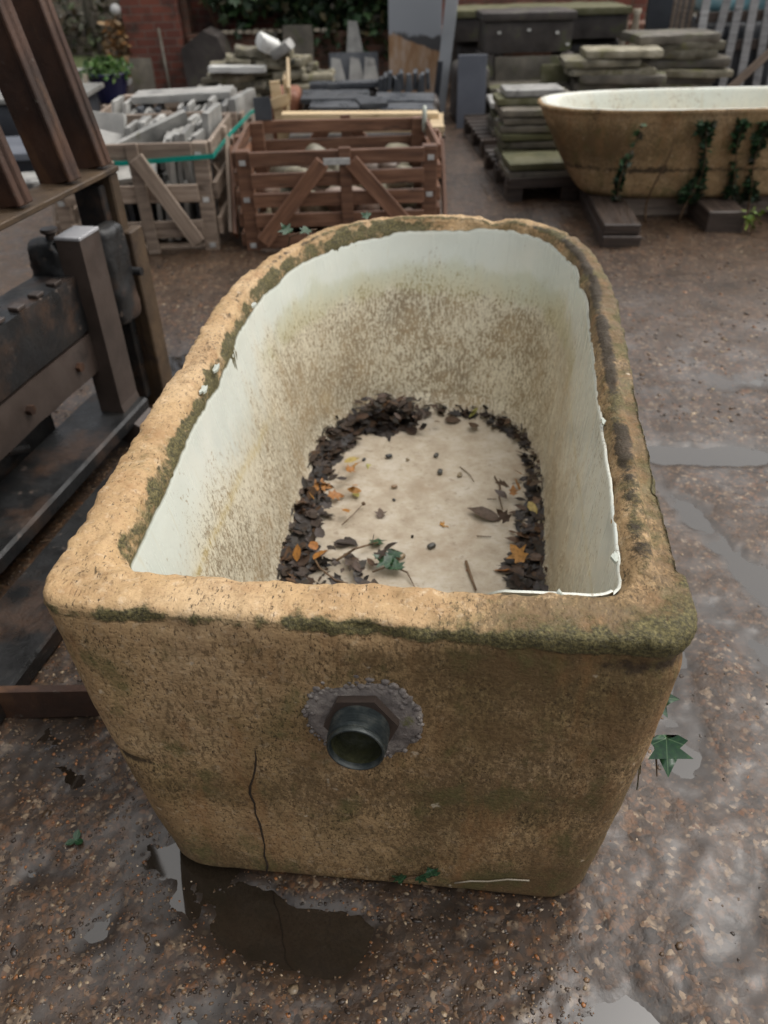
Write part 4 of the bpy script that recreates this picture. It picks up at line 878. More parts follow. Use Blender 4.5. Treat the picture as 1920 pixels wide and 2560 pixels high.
loose('stone_tile', 'square pale stone tile leaning at the strapped crate side nearer the forklift', 'stone tile', (.24, .035, .27), (-1.52, 4.70, .33), (R(-14), R(4), R(-12)), 'pale_slate', None, .004, 4)
loose('stone_tile', 'thin stone tile propped in front of the square pale tile', 'stone tile', (.2, .022, .26), (-1.40, 4.46, .30), (R(-30), R(20), R(40)), 'pale_slate', None, .004, 5)
loose('stone_tile', 'flat pale stone tile lying at the near edge of the strapped crate', 'stone tile', (.42, .3, .03), (-1.36, 4.36, .37), (R(14), R(-4), R(10)), 'pale_slate', None, .004, 6)
loose('stone_tile', 'thick pale stone tile standing at the crate corner beside the green strap', 'stone tile', (.04, .34, .24), (-.90, 4.70, .37), (0, R(4), R(-3)), 'pale_slate', None, .004, 7)
cr2 = crate('tile_crate', 'grey timber crate of stone tiles directly behind the strapped crate', -1.24, 5.12, .78, .8, .52, 'grey_wood', R(2), tags=False)
stand_tiles(cr2, -.36, -.08, .25, .30, 'mottled tile on edge in the rear tile crate, row nearer the planter', 'tiles on edge in the crate behind, outer row', HP, .06, 11, .95)
stand_tiles(cr2, .05, .36, .15, .30, 'pale tile on edge in the rear tile crate, row nearest the strapped crate', 'tiles on edge in the crate behind, inner row', HP, .04, 13, .95)
stand_tiles(cr2, .05, .38, .48, .32, 'small pale stone tile on edge in the crate behind, farthest row', 'tiles on edge in the crate behind, far row', HP, .04, 11, .95)
loose('stone_slab', 'long flat grey slab laid across the top of the rear tile crate', 'stone slab', (.62, .26, .045), (-1.20, 5.50, .545), (R(1), R(-1), R(3)), 'pale_slate', None, .004, 9, .03, .015)
loose('stone_tile', 'long thick pale block standing along the outer edge of the rear tile crate', 'stone tile', (.05, .45, .15), (-.81, 5.35, .44), (0, 0, R(-8)), 'pale_slate', None, .004, 10)
loose('stone_tile', 'dark slate offcut standing at the corner of the brown crate', 'stone tile', (.10, .02, .12), (-.64, 4.94, .50), (R(-5), 0, R(4)), 'slate', None, .002, 12)
# green strap round the first crate
st = MB()
zz = .475
path = [(-1.68, 4.14, .452), (-1.50, 4.105, zz-.005), (-1.25, 4.098, zz-.012), (-1.0, 4.10, zz), (-.80, 4.12, zz+.006), (-.795, 4.35, zz+.012), (-.785, 4.6, zz+.018), (-.72, 5.0, zz+.055), (-.66, 5.22, zz+.07)]
for a_, b_ in zip(path[:-1], path[1:]):
    d_ = (Vector(b_)-Vector(a_)).normalized(); st.board(Vector(a_)-d_*.001, Vector(b_)+d_*.001, .0035, .022, (0, 0, 1), .0005)
tag(st.build('packing_strap', M['strap']), 'green plastic packing strap pulled tight round the grey tile crate', 'strap')

cr3 = crate('stone_crate', 'reddish brown slatted crate with metal clips, filled with broken stone', -.19, 4.16, .93, .76, .50, 'brown_wood', R(1.5), (.065, .165, .265, .365, .462), rail_h=.068)
MB().box((0, -.102, .455), (.13, .004, .03), None, .001).build('metal_clip', M['tag'], cr3)
rv = [rough_block((.16, .12, .09), .02, .02, i+70, .4, 12, .04) for i in range(6)]
g = random.Random(9)
for i in range(64):
    o = link('broken_stone', g.choice(rv), M[g.choice(['rubble', 'rubble', 'walling'])]); lay = i//22
    o.location = (-.19+g.uniform(-.37, .37), 4.20+g.uniform(.03, .64), .02+lay*.10+g.uniform(0, .05)); o.rotation_euler = (g.uniform(-.5, .5), g.uniform(-.5, .5), g.uniform(0, 6)); s_ = g.uniform(.7, 1.35); o.scale = (s_, s_, s_)
    tag(o, 'broken brown stone piece inside the reddish brown crate', 'stone', 'broken stones in the brown crate')
# handle-like white ring on the crate's back post
rg = MB(); rg.tube([(.29+.0*math.cos(a), 4.86+.05*math.cos(a)*.6, .50+.06*math.sin(a)) for a in np.linspace(0, 2*math.pi, 20)], .012, 8, False)
tag(rg.build('pipe_ring', M['glaze_chip'], None, True), 'white pipe ring hanging on the back post of the brown crate', 'ring')
# pine crate further back
cr4 = thing('pine_crate', 'new pale pine crate standing between the rear tile crate and terracotta block', 'crate', (-.70, 5.95, 0), R(4))
for py in (.0, .14, .30): MB().box((.10, py, .29), (.022, .07, .60), Matrix.Rotation(R(g.uniform(-7, 7)), 3, 'X'), .003).build('batten', M['pine_wood'], cr4)
for px in (.05,): MB().box((px, -.03, .29), (.07, .022, .58), Matrix.Rotation(R(g.uniform(-5, 5)), 3, 'Y'), .003).build('batten', M['pine_wood'], cr4)
MB().board((.125, -.05, .50), (.125, .40, .63), .02, .09, (0, 0, 1)).build('rail', M['pine_wood'], cr4)
MB().board((.0, -.052, .44), (.12, -.052, .47), .02, .07, (0, 0, 1)).build('rail', M['pine_wood'], cr4)

loose('timber_offcut', 'pale split timber offcut lying behind the flat grey slab', 'timber', (.28, .10, .04), (-1.33, 6.15, .42), (R(20), R(-12), R(20)), 'pine_wood', None, .01, 14)
loose('timber_offcut', 'curved pale timber offcut beside the walling stone heap', 'timber', (.24, .1, .05), (-1.12, 6.25, .42), (R(-10), R(-18), R(-14)), 'pine_wood', None, .01, 15)
loose('storage_box', 'dark box under the flat grey slab holding up loose offcuts', 'box', (.7, .5, .40), (-1.28, 6.25, 0), (0, 0, 0), 'dark_wood', None, .004, 16)
# slab packs with pale battens, then flagstones
GS = 'dark slate slabs packed flat behind the brown crate'
for i in range(6):
    loose('slate_slab', 'dark mossy slate slab in the pack under pale battens', 'stone slab', (1.02, .62, .045), (-.06+g.uniform(-.015, .015), 5.72, .03+i*.047), (0, 0, R(g.uniform(-1, 1))), 'dark_stone', GS, .004, 20+i, .06, .01)
bt = MB().board((-.62, 5.45, .37), (.45, 5.45, .35), .14, .035); tag(bt.build('timber_batten', M['pine_wood']), 'lower pale timber batten lying in front on the slab pack', 'timber')
bt = MB().board((-.62, 5.80, .385), (.44, 5.80, .365), .11, .04); tag(bt.build('timber_batten', M['pine_wood']), 'upper pale timber batten lying just before the flagstones', 'timber')
bt = MB().board((.40, 5.40, .325), (.44, 5.95, .335), .09, .04); tag(bt.build('timber_batten', M['pine_wood']), 'short pale timber batten on the open side of the slab pack', 'timber')
for i, (cx, cy, sx, sy, z_, rz, lb) in enumerate([(-.28, 6.45, .50, .36, .385, 1, 'large blue grey flagstone lying farthest from the brown crate'), (-.27, 6.10, .36, .24, .372, -1, 'blue grey flagstone with a straight front edge above the batten'), (-.02, 6.14, .20, .24, .384, 12, 'broken cornered flagstone lapping over its neighbour'),
        (.23, 6.42, .44, .30, .36, -6, 'tilted blue grey flagstone beside the white panel foot'), (.24, 6.10, .38, .22, .345, -1, 'narrow blue grey flagstone nearest the passage')]):
    loose('flagstone', lb, 'flagstone', (sx, sy, .035), (cx, cy, z_), (R(2), R(1), R(rz)), 'slate', 'flagstones laid on the slab pack', .003, 60+i, .03, .015)
for i in range(7): loose('slate_slab', 'dark slate slab in the stack under the flagstones', 'stone slab', (.98, .75, .042), (-.03, 6.42, .03+i*.045), (0, 0, R(g.uniform(-2, 2))), 'dark_stone', 'dark slabs under the flagstones', .004, 80+i, .07, .01)
for i in range(12): loose('roof_slate', 'small dark roof slate standing in the row behind the flagstones', 'roof slate', (.034, .2, .12), (.06+i*.034, 6.85, .35+.02*(i % 3)), (R(g.uniform(-4, 4)), R(g.uniform(-8, 8)), R(g.uniform(-6, 6))), 'slate', 'roof slates standing in a row', .003, 90+i, .03, .01)
loose('timber_bearer', 'low dark bearer block under the row of roof slates', 'timber', (.55, .35, .33), (.25, 6.86, .01), (0, 0, 0), 'dark_wood', None, .003, 110)
loose('slate_slab', 'long dark slate strip lying behind the large flagstone', 'stone slab', (.55, .18, .04), (-.22, 6.92, .40), (0, 0, R(2)), 'slate', None, .003, 111)
loose('slate_slab', 'dark squared block under the long slate strip', 'stone slab', (.55, .22, .38), (-.24, 6.95, .01), (0, 0, R(2)), 'dark_stone', None, .003, 112)
loose('terracotta_block', 'reddish terracotta block beside the blue grey flagstones', 'terracotta block', (.22, .42, .45), (-.66, 6.55, 0), (0, 0, R(2)), 'terracotta', None, .003, 113)

# ------------------------------------------------------------------ heap of walling stone
wv = [rough_block((.28+.06*(i % 3), .2, .042+.012*(i % 4)), .010, .02, 120+i, .3, 11, .022) for i in range(8)]
g = random.Random(3); hp = 0
for lay in range(11):
    wdt = .54-.08*(lay-6) if lay > 6 else .54
    n = (5, 4, 5, 4, 5, 4, 5, 4, 4, 3, 2)[lay]
    for row in range(2 if lay < 9 else 1):
        for i in range(n):
            o = link('walling_stone', g.choice(wv), M['walling']); s_ = g.uniform(.8, 1.15)
            o.location = (-.96+(-wdt+(i+.5)*2*wdt/n)+g.uniform(-.03, .03), 7.85+row*.24+g.uniform(-.03, .03), .03+lay*.051+g.uniform(-.008, .01)); o.rotation_euler = (g.gauss(0, .08), g.gauss(0, .09), g.choice([0, math.pi])+g.gauss(0, .2)); o.scale = (s_*2*wdt/n/.28, s_, s_)
            tag(o, 'mossy flat walling stone in the heap before the garden wall', 'walling stone', 'walling stones in the heap')
loose('walling_stone', 'big white angular stone on top of the walling heap', 'walling stone', (.18, .14, .12), (-.93, 7.72, .585), (R(20), R(25), R(20)), 'white_stone', None, .02, 140, .03, .05)
loose('walling_stone', 'long white flat stone across the front of the walling heap', 'walling stone', (.5, .16, .05), (-1.18, 7.66, .44), (0, R(1), R(-3)), 'white_stone', None, .008, 141, .03, .03)
loose('walling_stone', 'grey pointed stone leaning beside the big white stone', 'walling stone', (.2, .12, .08), (-.74, 7.70, .57), (R(10), R(-28), R(-20)), 'pale_slate', None, .015, 142, .03, .03)

# ------------------------------------------------------------------ brick pier, garden wall, ivy, leaning slabs
pier = thing('brick_pier', 'square red brick gate pier at the end of the garden wall', 'pier', (-2.40, 10.2, 0), R(2))
MB().box((0, 0, .95), (.60, .60, 1.9), None, .006).build('shaft', M['brick'], pier)
MB().box((0, 0, 1.94), (.72, .72, .10), None, .02).build('cap', M['dark_stone'], pier)
MB().box((.34, .10, .9), (.07, .4, 1.8), None, .01).build('rebate', M['old_brick'], pier)
gl = thing('globe_light', 'small round grey globe on a bracket at the brick pier side', 'light', (-2.74, 9.88, .80))
me = bpy.data.meshes.new('globe'); bm = bmesh.new(); bmesh.ops.create_uvsphere(bm, u_segments=20, v_segments=12, radius=.055); bm.to_mesh(me); bm.free(); me.polygons.foreach_set('use_smooth', [True]*len(me.polygons)); link('globe', me, M['tag'], gl)
MB().tube([(0, 0, -.045), (0, .02, -.09), (.05, .08, -.10)], .012, 8).build('bracket', M['charcoal'], gl, True)
wall = thing('garden_wall', 'old brick garden wall with low buttressed ledge, partly under ivy', 'wall', (0, 10.4, 0))
MB().box((.55, .16, 1.1), (5.2, .24, 2.2), None, .01).build('upper_wall', M['brick'], wall)
MB().box((.55, -.17, .27), (5.2, .42, .54), None, .01).build('plinth', M['old_brick'], wall)
lg = MB()
for i in range(15): lg.box((-1.62+i*.085, -.36, .555), (.066, .16, .035), Matrix.Rotation(R(random.uniform(-4, 4)), 3, 'X'), .005)
lg.build('coping_tiles', M['cream'], wall)
MB().prism([(-.28, 0), (.32, 0), (.10, .56), (-.04, .62), (-.3, .46)], -.95, -.40, Matrix.Translation((-1.72, 0, 0))).build('buttress', M['dark_stone'], wall)
def cards(n, box, size, pal, seed, kinds=('ivy',), keep=None, tilt=.7, base=None):
    g = random.Random(seed); V = []; F = []; C = []
    while n > 0:
        p = Vector([g.uniform(a, b) for a, b in box]); n -= 1
        if keep and not keep(p, g): continue
        vs, fs, _ = leaf_geom(g.choice(kinds), size*g.uniform(.6, 1.3), g); b = len(V)
        m_ = Matrix.Rotation(g.uniform(0, 6.28), 3, 'Z') @ Matrix.Rotation(g.gauss(.9, tilt), 3, 'X') @ Matrix.Rotation(g.uniform(0, 6.28), 3, 'Z'); c_ = g.choice(pal); k_ = g.uniform(.6, 1.4)
        for v_ in vs: V.append(tuple(m_ @ Vector(v_)+p)); C.append((c_[0]*k_, c_[1]*k_, c_[2]*k_))
        F += [[b+j for j in f] for f in fs]
    return npmesh('leaves', V, F, False, attrs={'tint': np.array(C)})
IV = [(.012, .035, .012), (.02, .055, .018), (.035, .08, .025), (.05, .09, .03), (.06, .05, .02)]
iv = thing('wall_ivy', 'dark green ivy mass spilling over the brick garden wall', 'ivy', (0, 10.1, 0))
def ivk(p, g):
    q_ = float(fbm(np.array([[p.x*2.2, p.z*2.2, 3]]), 3, 151)[0]); return q_ > (-.12 if p.x > -1.0 else .18)-(.25 if p.z > .72 else 0)
link('foliage', cards(5200, ((-1.9, .5), (-.16, .30), (.30, 1.6)), .085, IV, 5, keep=ivk), M['foliage'], iv)
b = MB(); g = random.Random(4)
for i in range(9):
    x_ = -1.6+i*.24; pts = [(x_, .15, 0)]
    for k_ in range(7): pts.append((pts[-1][0]+g.uniform(-.1, .1), .16, pts[-1][2]+.2))
    b.tube(pts, [.014-.0015*j for j in range(len(pts))], 6)
b.build('stem', M['stem'], iv, True)
def lean(label, cx, y, z, wd, ht, th, mat, tilt, rz=0, name='leaning_slab', rollz=0, cat='stone slab', seed=1, group=None):
    return loose(name, label, cat, (wd, th, ht), (cx, y, z), (R(-tilt), R(rollz), R(rz)), mat, group, .003, seed, .05, .01, .12)
lean('beige upright stone slab leaning on the brick pier', -2.50, 9.55, 0, .24, .38, .04, 'sandstone', 8, 2, seed=160)
b = MB().tube([(-2.21, 9.5, 0), (-2.31, 9.86, .62)], .016, 8); tag(b.build('timber_pole', M['sandstone'], None, True), 'thin pale pole leaning on the brick pier', 'pole')
b = MB().tube([(-1.66, 9.35, 0), (-1.95, 9.75, .52)], .012, 8); tag(b.build('timber_pole', M['sandstone'], None, True), 'thin grey rod leaning at the buttress foot', 'pole')
lean('brown stone slab leaning in the gap beside the pier', -1.85, 9.7, 0, .26, .46, .04, 'dark_stone', 12, -10, seed=161)
lean('beige square slab standing on end behind the walling heap', -.78, 9.55, .16, .32, .48, .05, 'sandstone', 6, 2, seed=162)
lean('brown narrow slab next to the beige square slab', -1.12, 9.6, .12, .22, .46, .05, 'dark_stone', 6, 0, seed=163)
o = link('leaning_slab', (lambda mb: mb.mesh('slab'))(MB().prism([(-.09, 0), (.10, 0), (.035, .32), (-.055, .33)], 0, .03)), M['pale_slate']); o.location = (.0-.18, 9.25, .36); o.rotation_euler = (R(-9), 0, 0); tag(o, 'grey tapered slate standing above the dark slate panes', 'stone slab')
lean('dark grey slate sheet propped low against the ivy', -.19, 8.95, .10, .50, .34, .03, 'slate', 14, 0, seed=164)
for i, xx in enumerate((-.34, -.15, .0)):
    o = link('leaning_slab', MB().prism([(-.1, 0), (.09, 0), (.0, .27), (-.09, .28)], 0, .02).mesh('slab'), M['pale_slate']); o.location = (xx, 8.90, .12); o.rotation_euler = (R(-16), R(4), 0)
    tag(o, ['pale pointed slate at the ivy end of the dark slate sheet', 'pale pointed slate at the middle of the dark slate sheet', 'pale pointed slate on the dark sheet beside the white panel'][i], 'stone slab')
lean('dark stone block under the slate sheet', -.2, 9.0, 0, .6, .16, .2, 'dark_stone', 0, 0, seed=165)
lean('rounded grey stone resting in the ivy on the wall ledge', .02, 10.15, .56, .24, .12, .16, 'sandstone', 0, 10, seed=166)
# tall rusty enamel panel and the white post
o = MB().box((0, 0, .72), (.50, .035, 1.44), None, .004).build('enamel_panel', M['enamel_panel']); o.location = (.41, 8.5, 0); o.rotation_euler = (R(-5), 0, R(-3)); tag(o, 'tall white enamel panel streaked with rust, leaning by the ivy', 'panel')
o = MB().box((0, 0, .75), (.11, .30, 1.5), None, .004).build('white_board', M['white_panel']); o.location = (.63, 8.2, 0); o.rotation_euler = (0, R(6), R(-6)); tag(o, 'tall thin white board standing edge on beside the rusty panel', 'board')
o = MB().box((0, 0, .23), (.05, .04, .46), None, .004).build('grey_post', M['charcoal']); o.location = (.56, 7.9, 0); o.rotation_euler = (0, R(6), 0); tag(o, 'short dark grey post at the foot of the white board', 'post')

# ------------------------------------------------------------------ planter and plants
plt = thing('planter', 'cobalt blue glazed round planter with low green plant', 'planter', (-2.78, 9.25, 0))
b = MB(); vs = []; fs = []; n = 36; prof = [(.001, .01), (.13, .01), (.15, .04), (.20, .22), (.215, .265), (.225, .28), (.218, .29), (.20, .285), (.19, .25), (.001, .25)]
for (r_, z_) in prof:
    for i in range(n): vs.append((r_*math.cos(2*math.pi*i/n), r_*math.sin(2*math.pi*i/n), z_))
for j in range(len(prof)-1):
    for i in range(n): fs.append([j*n+i, j*n+(i+1) % n, (j+1)*n+(i+1) % n, (j+1)*n+i])
b.add(vs, fs); b.build('pot', M['blue_glaze'], plt, True, R(50))
pp_ = thing('pot_plant', 'low bright green leafy plant growing in the blue planter', 'plant', (-2.78, 9.25, .26))
link('foliage', cards(900, ((-.26, .26), (-.24, .24), (0, .16)), .055, [(.05, .13, .02), (.08, .18, .03), (.03, .08, .015), (.12, .2, .05)], 8, ('oval', 'round'), keep=lambda p, g: (p.x/.27)**2+(p.y/.25)**2+(p.z/.17)**2 < 1), M['foliage'], pp_)
MB().tube([(0, 0, -.01), (.01, 0, .10)], .012, 6).build('stem', M['stem'], pp_)
df = thing('dried_fern', 'tan and orange dried fern standing beside the brick pier', 'plant', (-2.80, 9.95, 0))
link('foliage', cards(420, ((-.14, .14), (-.12, .12), (.18, .72)), .07, [(.35, .2, .08), (.45, .3, .15), (.3, .14, .04), (.22, .15, .08)], 9, ('lobed', 'oval'), keep=lambda p, g: abs(p.x-.1*(p.z-.45)) < .14*(1.05-abs(p.z-.42)*1.4)), M['foliage'], df)
MB().tube([(0, 0, 0), (.01, 0, .3), (-.02, 0, .65)], .012, 6).build('stem', M['stem'], df)

# ------------------------------------------------------------------ far ground: road, verge, bank, trees
def strip(name, x0, x1, y0, y1, z_, mat):
    mb = MB(); mb.v = [(x0, y0, z_), (x1, y0, z_), (x1, y1, z_), (x0, y1, z_)]; mb.f = [[0, 1, 2, 3]]; mb.uv = [[(x0, y0), (x1, y0), (x1, y1), (x0, y1)]]; return tag(mb.build(name, M[mat]), kind='structure')
strip('road', -20, -2.9, 9.5, 11.3, .02, 'road'); tag(MB().box((-11.5, 11.40, .04), (17, .14, .12), None, .015).build('kerb', M['pale_slate']), kind='structure')
strip('grass_verge', -20, -2.6, 11.47, 13.2, .07, 'verge')
bx = np.linspace(-40, 40, 90); by = np.linspace(12.6, 40, 40); BX, BY = np.meshgrid(bx, by); bz = -.1+3.2*sm(12.8, 22, BY.ravel())+.5*sm(12.8, 16, BY.ravel())*fbm(np.c_[BX.ravel()*.5, BY.ravel()*.5, BX.ravel()*0], 4, 170)
ii, jj = np.meshgrid(np.arange(89), np.arange(39)); q = (jj*90+ii).ravel()
tag(link('bank', npmesh('bank', np.c_[BX.ravel(), BY.ravel(), bz], np.c_[q, q+1, q+91, q+90], True), M['bank']), kind='structure')
TL = ['slim pale trunked tree', 'thick mossy trunked tree', 'forked grey trunked tree', 'leaning bare trunked tree']
g = random.Random(12)
places = [(-6.6, 13.6), (-6.0, 14.8), (-5.1, 13.8), (-4.55, 14.6), (-4.1, 13.5), (-3.75, 15.2), (-3.35, 13.9), (-2.95, 14.8), (-2.2, 13.6), (-1.5, 14.5), (-.8, 13.8), (.3, 14.6), (1.6, 14.0), (3.2, 14.4), (4.6, 13.8)]
spotn = ['at the far edge behind the road', 'set back beyond the road edge', 'close behind the grass verge', 'deeper in the wood past the verge', 'beyond the verge next to the forklift guard', 'deep behind the load guard bars', 'straight behind the blue planter', 'farther behind the planter', 'just behind the brick pier', 'behind the wall near the pier', 'behind the middle of the garden wall', 'behind the ivy covered wall', 'behind the rusty enamel panel', 'behind the long mossy trough', 'behind the shrink wrapped crates']
for i, (tx, ty) in enumerate(places):
    kd = i % 4; tr = thing('tree', TL[kd]+' '+spotn[i], 'tree', (tx, ty, .15), 0, 'trees beyond the yard')
    mb = MB(); pts = [(0, 0, -.3)]; rr = [(.07, .17, .11, .10)[kd]]
    dxl = (0, .02, .05, .16)[kd]*g.choice([-1, 1])
    for k_ in range(9): pts.append((pts[-1][0]+dxl*.5+g.gauss(0, .03), pts[-1][1]+g.gauss(0, .03), pts[-1][2]+.55)); rr.append(rr[-1]*.88)
    mb.tube(pts, rr, 9); tips = []
    for k_ in range(9):
        j = g.randrange(2, 9); a = g.uniform(0, 6.28); p = Vector(pts[j]); l = g.uniform(.6, 1.5); lp = [p]
        for s_ in range(4): lp.append(lp[-1]+Vector((math.cos(a)*l/4, math.sin(a)*l/4, l*.16+g.gauss(0, .03)))); a += g.gauss(0, .25)
        mb.tube(lp, [rr[j]*.5, rr[j]*.38, rr[j]*.28, rr[j]*.18, rr[j]*.08], 6); tips += lp[2:]
    mb.build('trunk', M['bark'], tr, True)
    V = []; F = []; C = []
    for tp in tips:
        for _ in range(34):
            vs, fs, _u = leaf_geom('oval', g.uniform(.06, .13), g); b0 = len(V); p = tp+Vector((g.gauss(0, .25), g.gauss(0, .25), g.gauss(0, .22))); m_ = Matrix.Rotation(g.uniform(0, 6.28), 3, 'Z') @ Matrix.Rotation(g.uniform(0, 3), 3, 'X'); c_ = g.choice([(.05, .06, .02), (.08, .075, .03), (.10, .07, .03), (.04, .06, .02)])
            V += [tuple(m_ @ Vector(v_)+p) for v_ in vs]; C += [c_]*len(vs); F += [[b0+j for j in f] for f in fs]
    link('crown', npmesh('crown', V, F, False, attrs={'tint': np.array(C)}), M['foliage'], tr)
ug = tag(link('undergrowth', cards(16000, ((-9, 6), (12.9, 15.5), (.0, 2.4)), .13, [(.04, .045, .02), (.07, .065, .03), (.09, .06, .03), (.05, .07, .02), (.12, .10, .06)], 14, ('oval', 'lobed'), keep=lambda p, g: p.z < .5+1.9*g.random()*abs(fbm(np.array([[p.x*.9, p.y*.9, 1.]]), 2, 181)[0]+.5)), M['foliage']), 'brown green undergrowth of brambles under the trees', 'undergrowth', None, 'stuff')

# dark polished slabs seen between the guard bars
loose('stone_slab', 'dark green grey thick slab block lying beyond the load guard', 'stone slab', (1.1, .8, .30), (-3.05, 7.6, .0), (0, 0, R(3)), 'charcoal', None, .003, 190, .08, 0)
loose('stone_slab', 'pale topped slab stacked on the dark block beyond the load guard', 'stone slab', (1.2, .85, .04), (-3.05, 7.6, .302), (0, 0, R(2)), 'pale_slate', None, .003, 191, .08, 0)
loose('stone_slab', 'wet grey slab low on bearers between the guard bars', 'stone slab', (1.0, .7, .05), (-2.75, 6.35, .10), (0, 0, R(5)), 'blue_slab', None, .003, 192, .08, 0)
loose('stone_slab', 'dark block holding the wet grey slab off the ground', 'stone slab', (.9, .6, .095), (-2.75, 6.35, .0), (0, 0, R(5)), 'charcoal', None, .003, 193, .08, 0)
loose('stone_slab', 'small pale slab lying flat on the yard floor under the load guard', 'stone slab', (.7, .35, .05), (-2.35, 5.75, .005), (0, 0, R(12)), 'pale_slate', None, .003, 194, .08, 0)
b = MB().board((-2.98, 9.0, .0), (-2.95, 9.05, .30), .05, .02, (0, 1, 0)); tag(b.build('timber_stake', M['cream']), 'pale stake leaning against the blue planter', 'stake')

# ------------------------------------------------------------------ stone troughs on the far side
def trough(label, cx, cy, z_, L, Wd, ht, rz=0, mat='dark_stone', lid=None):
    root = thing('stone_trough', label, 'trough', (cx, cy, z_), R(rz)); mt = M[mat]; th = .09
    o = link('basin', rough_block((L, Wd, ht), .008, .06, int(cx*10)+200, .08, 7, 0), mt, root)
    if lid: o = link('rim', rough_block((L+.06, Wd+.06, .07), .008, .05, int(cx*10)+201, .3, 8, 0), M[lid], root); o.location = (0, 0, ht)
    return root
trough('long stone trough with mossy top at the back of the yard', 1.68, 9.35, .50, 1.72, .8, .20, 0, 'dark_stone', 'moss_stone')
loose('stone_block', 'dark stone block carrying the long mossy trough near the white board', 'stone block', (.5, .6, .50), (1.1, 9.35, 0), (0, 0, 0), 'dark_stone', None, .01, 210, .06)
loose('stone_block', 'dark stone block carrying the far end of the mossy trough', 'stone block', (.6, .6, .50), (2.25, 9.35, 0), (0, 0, 0), 'dark_stone', None, .01, 211, .06)
t2 = trough('brown stone chest with rounded lid set before the mossy trough', 1.38, 8.15, .50, .78, .5, .24, 0, 'dark_stone', 'dark_stone')
for i, (dx, dz) in enumerate(((-.26, .16), (.0, .175), (.25, .15), (.35, .06))): MB().box((dx, -.262, dz), (.03, .006, .02), None, .002).build('pale_chip', M['white_stone'], t2)
loose('stone_slab', 'tall grey brown slab standing under the lidded chest', 'stone slab', (.62, .10, .42), (1.40, 7.86, .06), (R(-4), 0, 0), 'sandstone', None, .006, 212, .05)
loose('stone_block', 'dark stone upright under the chest beside the blue slab', 'stone block', (.12, .5, .50), (1.03, 8.1, 0), (0, 0, 0), 'dark_stone', None, .008, 213, .05)
loose('stone_block', 'dark stone upright under the chest away from the blue slab', 'stone block', (.12, .5, .50), (1.74, 8.1, 0), (0, 0, 0), 'dark_stone', None, .008, 214, .05)
loose('stone_slab', 'small moss covered slab propped before the grey brown slab', 'stone slab', (.24, .06, .14), (1.58, 7.6, .30), (R(-6), 0, 0), 'moss_stone', None, .006, 215, .03)
loose('stone_slab', 'flat slab carrying the moss covered slab', 'stone slab', (.9, .5, .06), (1.45, 7.65, .235), (0, 0, 0), 'sandstone', None, .006, 216, .05)
loose('stone_block', 'rough stone blocks base under the flat slab', 'stone block', (.8, .4, .235), (1.45, 7.68, 0), (0, 0, 0), 'dark_stone', None, .008, 217, .05)
o = MB().box((0, 0, .28), (.24, .03, .56), None, .004).build('blue_slab', M['blue_slab']); o.location = (.83, 7.30, 0); o.rotation_euler = (R(-4), 0, R(-2)); tag(o, 'smooth blue grey slab standing upright in the passage', 'stone slab')
loose('stone_block', 'dark stone block behind the blue grey slab', 'stone block', (.3, .5, .46), (.86, 7.75, 0), (0, 0, 0), 'dark_stone', None, .008, 218, .05)
# dark slab, cream posts, wrapped crates
o = MB().box((0, 0, .55), (.42, .05, 1.1), None, .006).build('dark_slab', M['charcoal']); o.location = (2.95, 9.0, 0); o.rotation_euler = (R(-3), 0, 0); tag(o, 'tall charcoal slab standing upright behind the slab stacks', 'stone slab')
for i, xx in enumerate((2.52, 2.63)):
    mb = MB(); mb.tube([(0, 0, 0), (0, 0, .25), (0, 0, .40), (0, 0, .52), (0, 0, .68), (0, 0, .74)], [.04, .045, .028, .042, .03, .045], 14); o = mb.build('baluster', M['cream'], None, True); o.location = (xx, 9.0, 0); tag(o, ['rusty cream turned baluster beside the mossy trough', 'rusty cream turned baluster touching the charcoal slab'][i], 'baluster')
wc = thing('wrapped_crate', 'tall grey timber slat crate with torn blue wrap behind second bath', 'crate', (3.35, 8.0, 0), R(-4))
for i in range(7): MB().box((-.40+i*.14, 0, .5), (.07, .022, 1.0), Matrix.Rotation(R(g.uniform(-5, 5)), 3, 'Y'), .003).build('slat', M['silver_wood'], wc)
for zz in (.1, .5, .72): MB().board((-.46, .025, zz), (.5, .025, zz+.02), .022, .08, (0, 0, 1)).build('rail', M['dark_wood'], wc)
MB().board((-.1, -.025, .12), (.4, -.025, .62), .02, .07, (0, 0, 1)).build('brace', M['grey_wood'], wc)
for i in range(4): MB().box((-.47, .2+i*.2, .5), (.022, .07, 1.0), None, .003).build('slat', M['grey_wood'], wc)
wr = rough_block((.80, .5, .25), .03, .03, 231, .3, 8, .04); o = link('plastic_wrap', wr, M['blue_wrap'], wc); o.location = (0, .36, .74)
wr = rough_block((.84, .6, .62), .02, .05, 232, .2, 8, .02); o = link('packed_stone', wr, M['slate'], wc); o.location = (0, .38, .08)

# ------------------------------------------------------------------ sandstone pallets and slab stacks
def pallet(label, cx, cy, L, Wd, rz=0, mat='dark_wood'):
    root = thing('pallet', label, 'pallet', (cx, cy, 0), R(rz)); mt = M[mat]
    for xx in (-L/2+.05, 0, L/2-.05):
        for yy in (-Wd/2+.06, 0, Wd/2-.06): MB().box((xx, yy, .062), (.10, .11, .085), None, .003).build('block', mt, root)
        MB().box((xx, 0, .010), (.10, Wd, .019), None, .002).build('bottom_board', mt, root)
    for i in range(7): MB().box((0, -Wd/2+.05+i*(Wd-.1)/6, .124), (L, .095, .02), None, .002).build('deck_board', mt, root)
    for yy in (-Wd/2-.006, Wd/2+.006): MB().box((0, yy, .118), (L-.01, .01, .06), None, .002).build('edge_board', mt, root)
    return root
pallet('dark timber pallet carrying the green tinged sandstone slabs', 1.18, 5.42, .78, .92, 2)
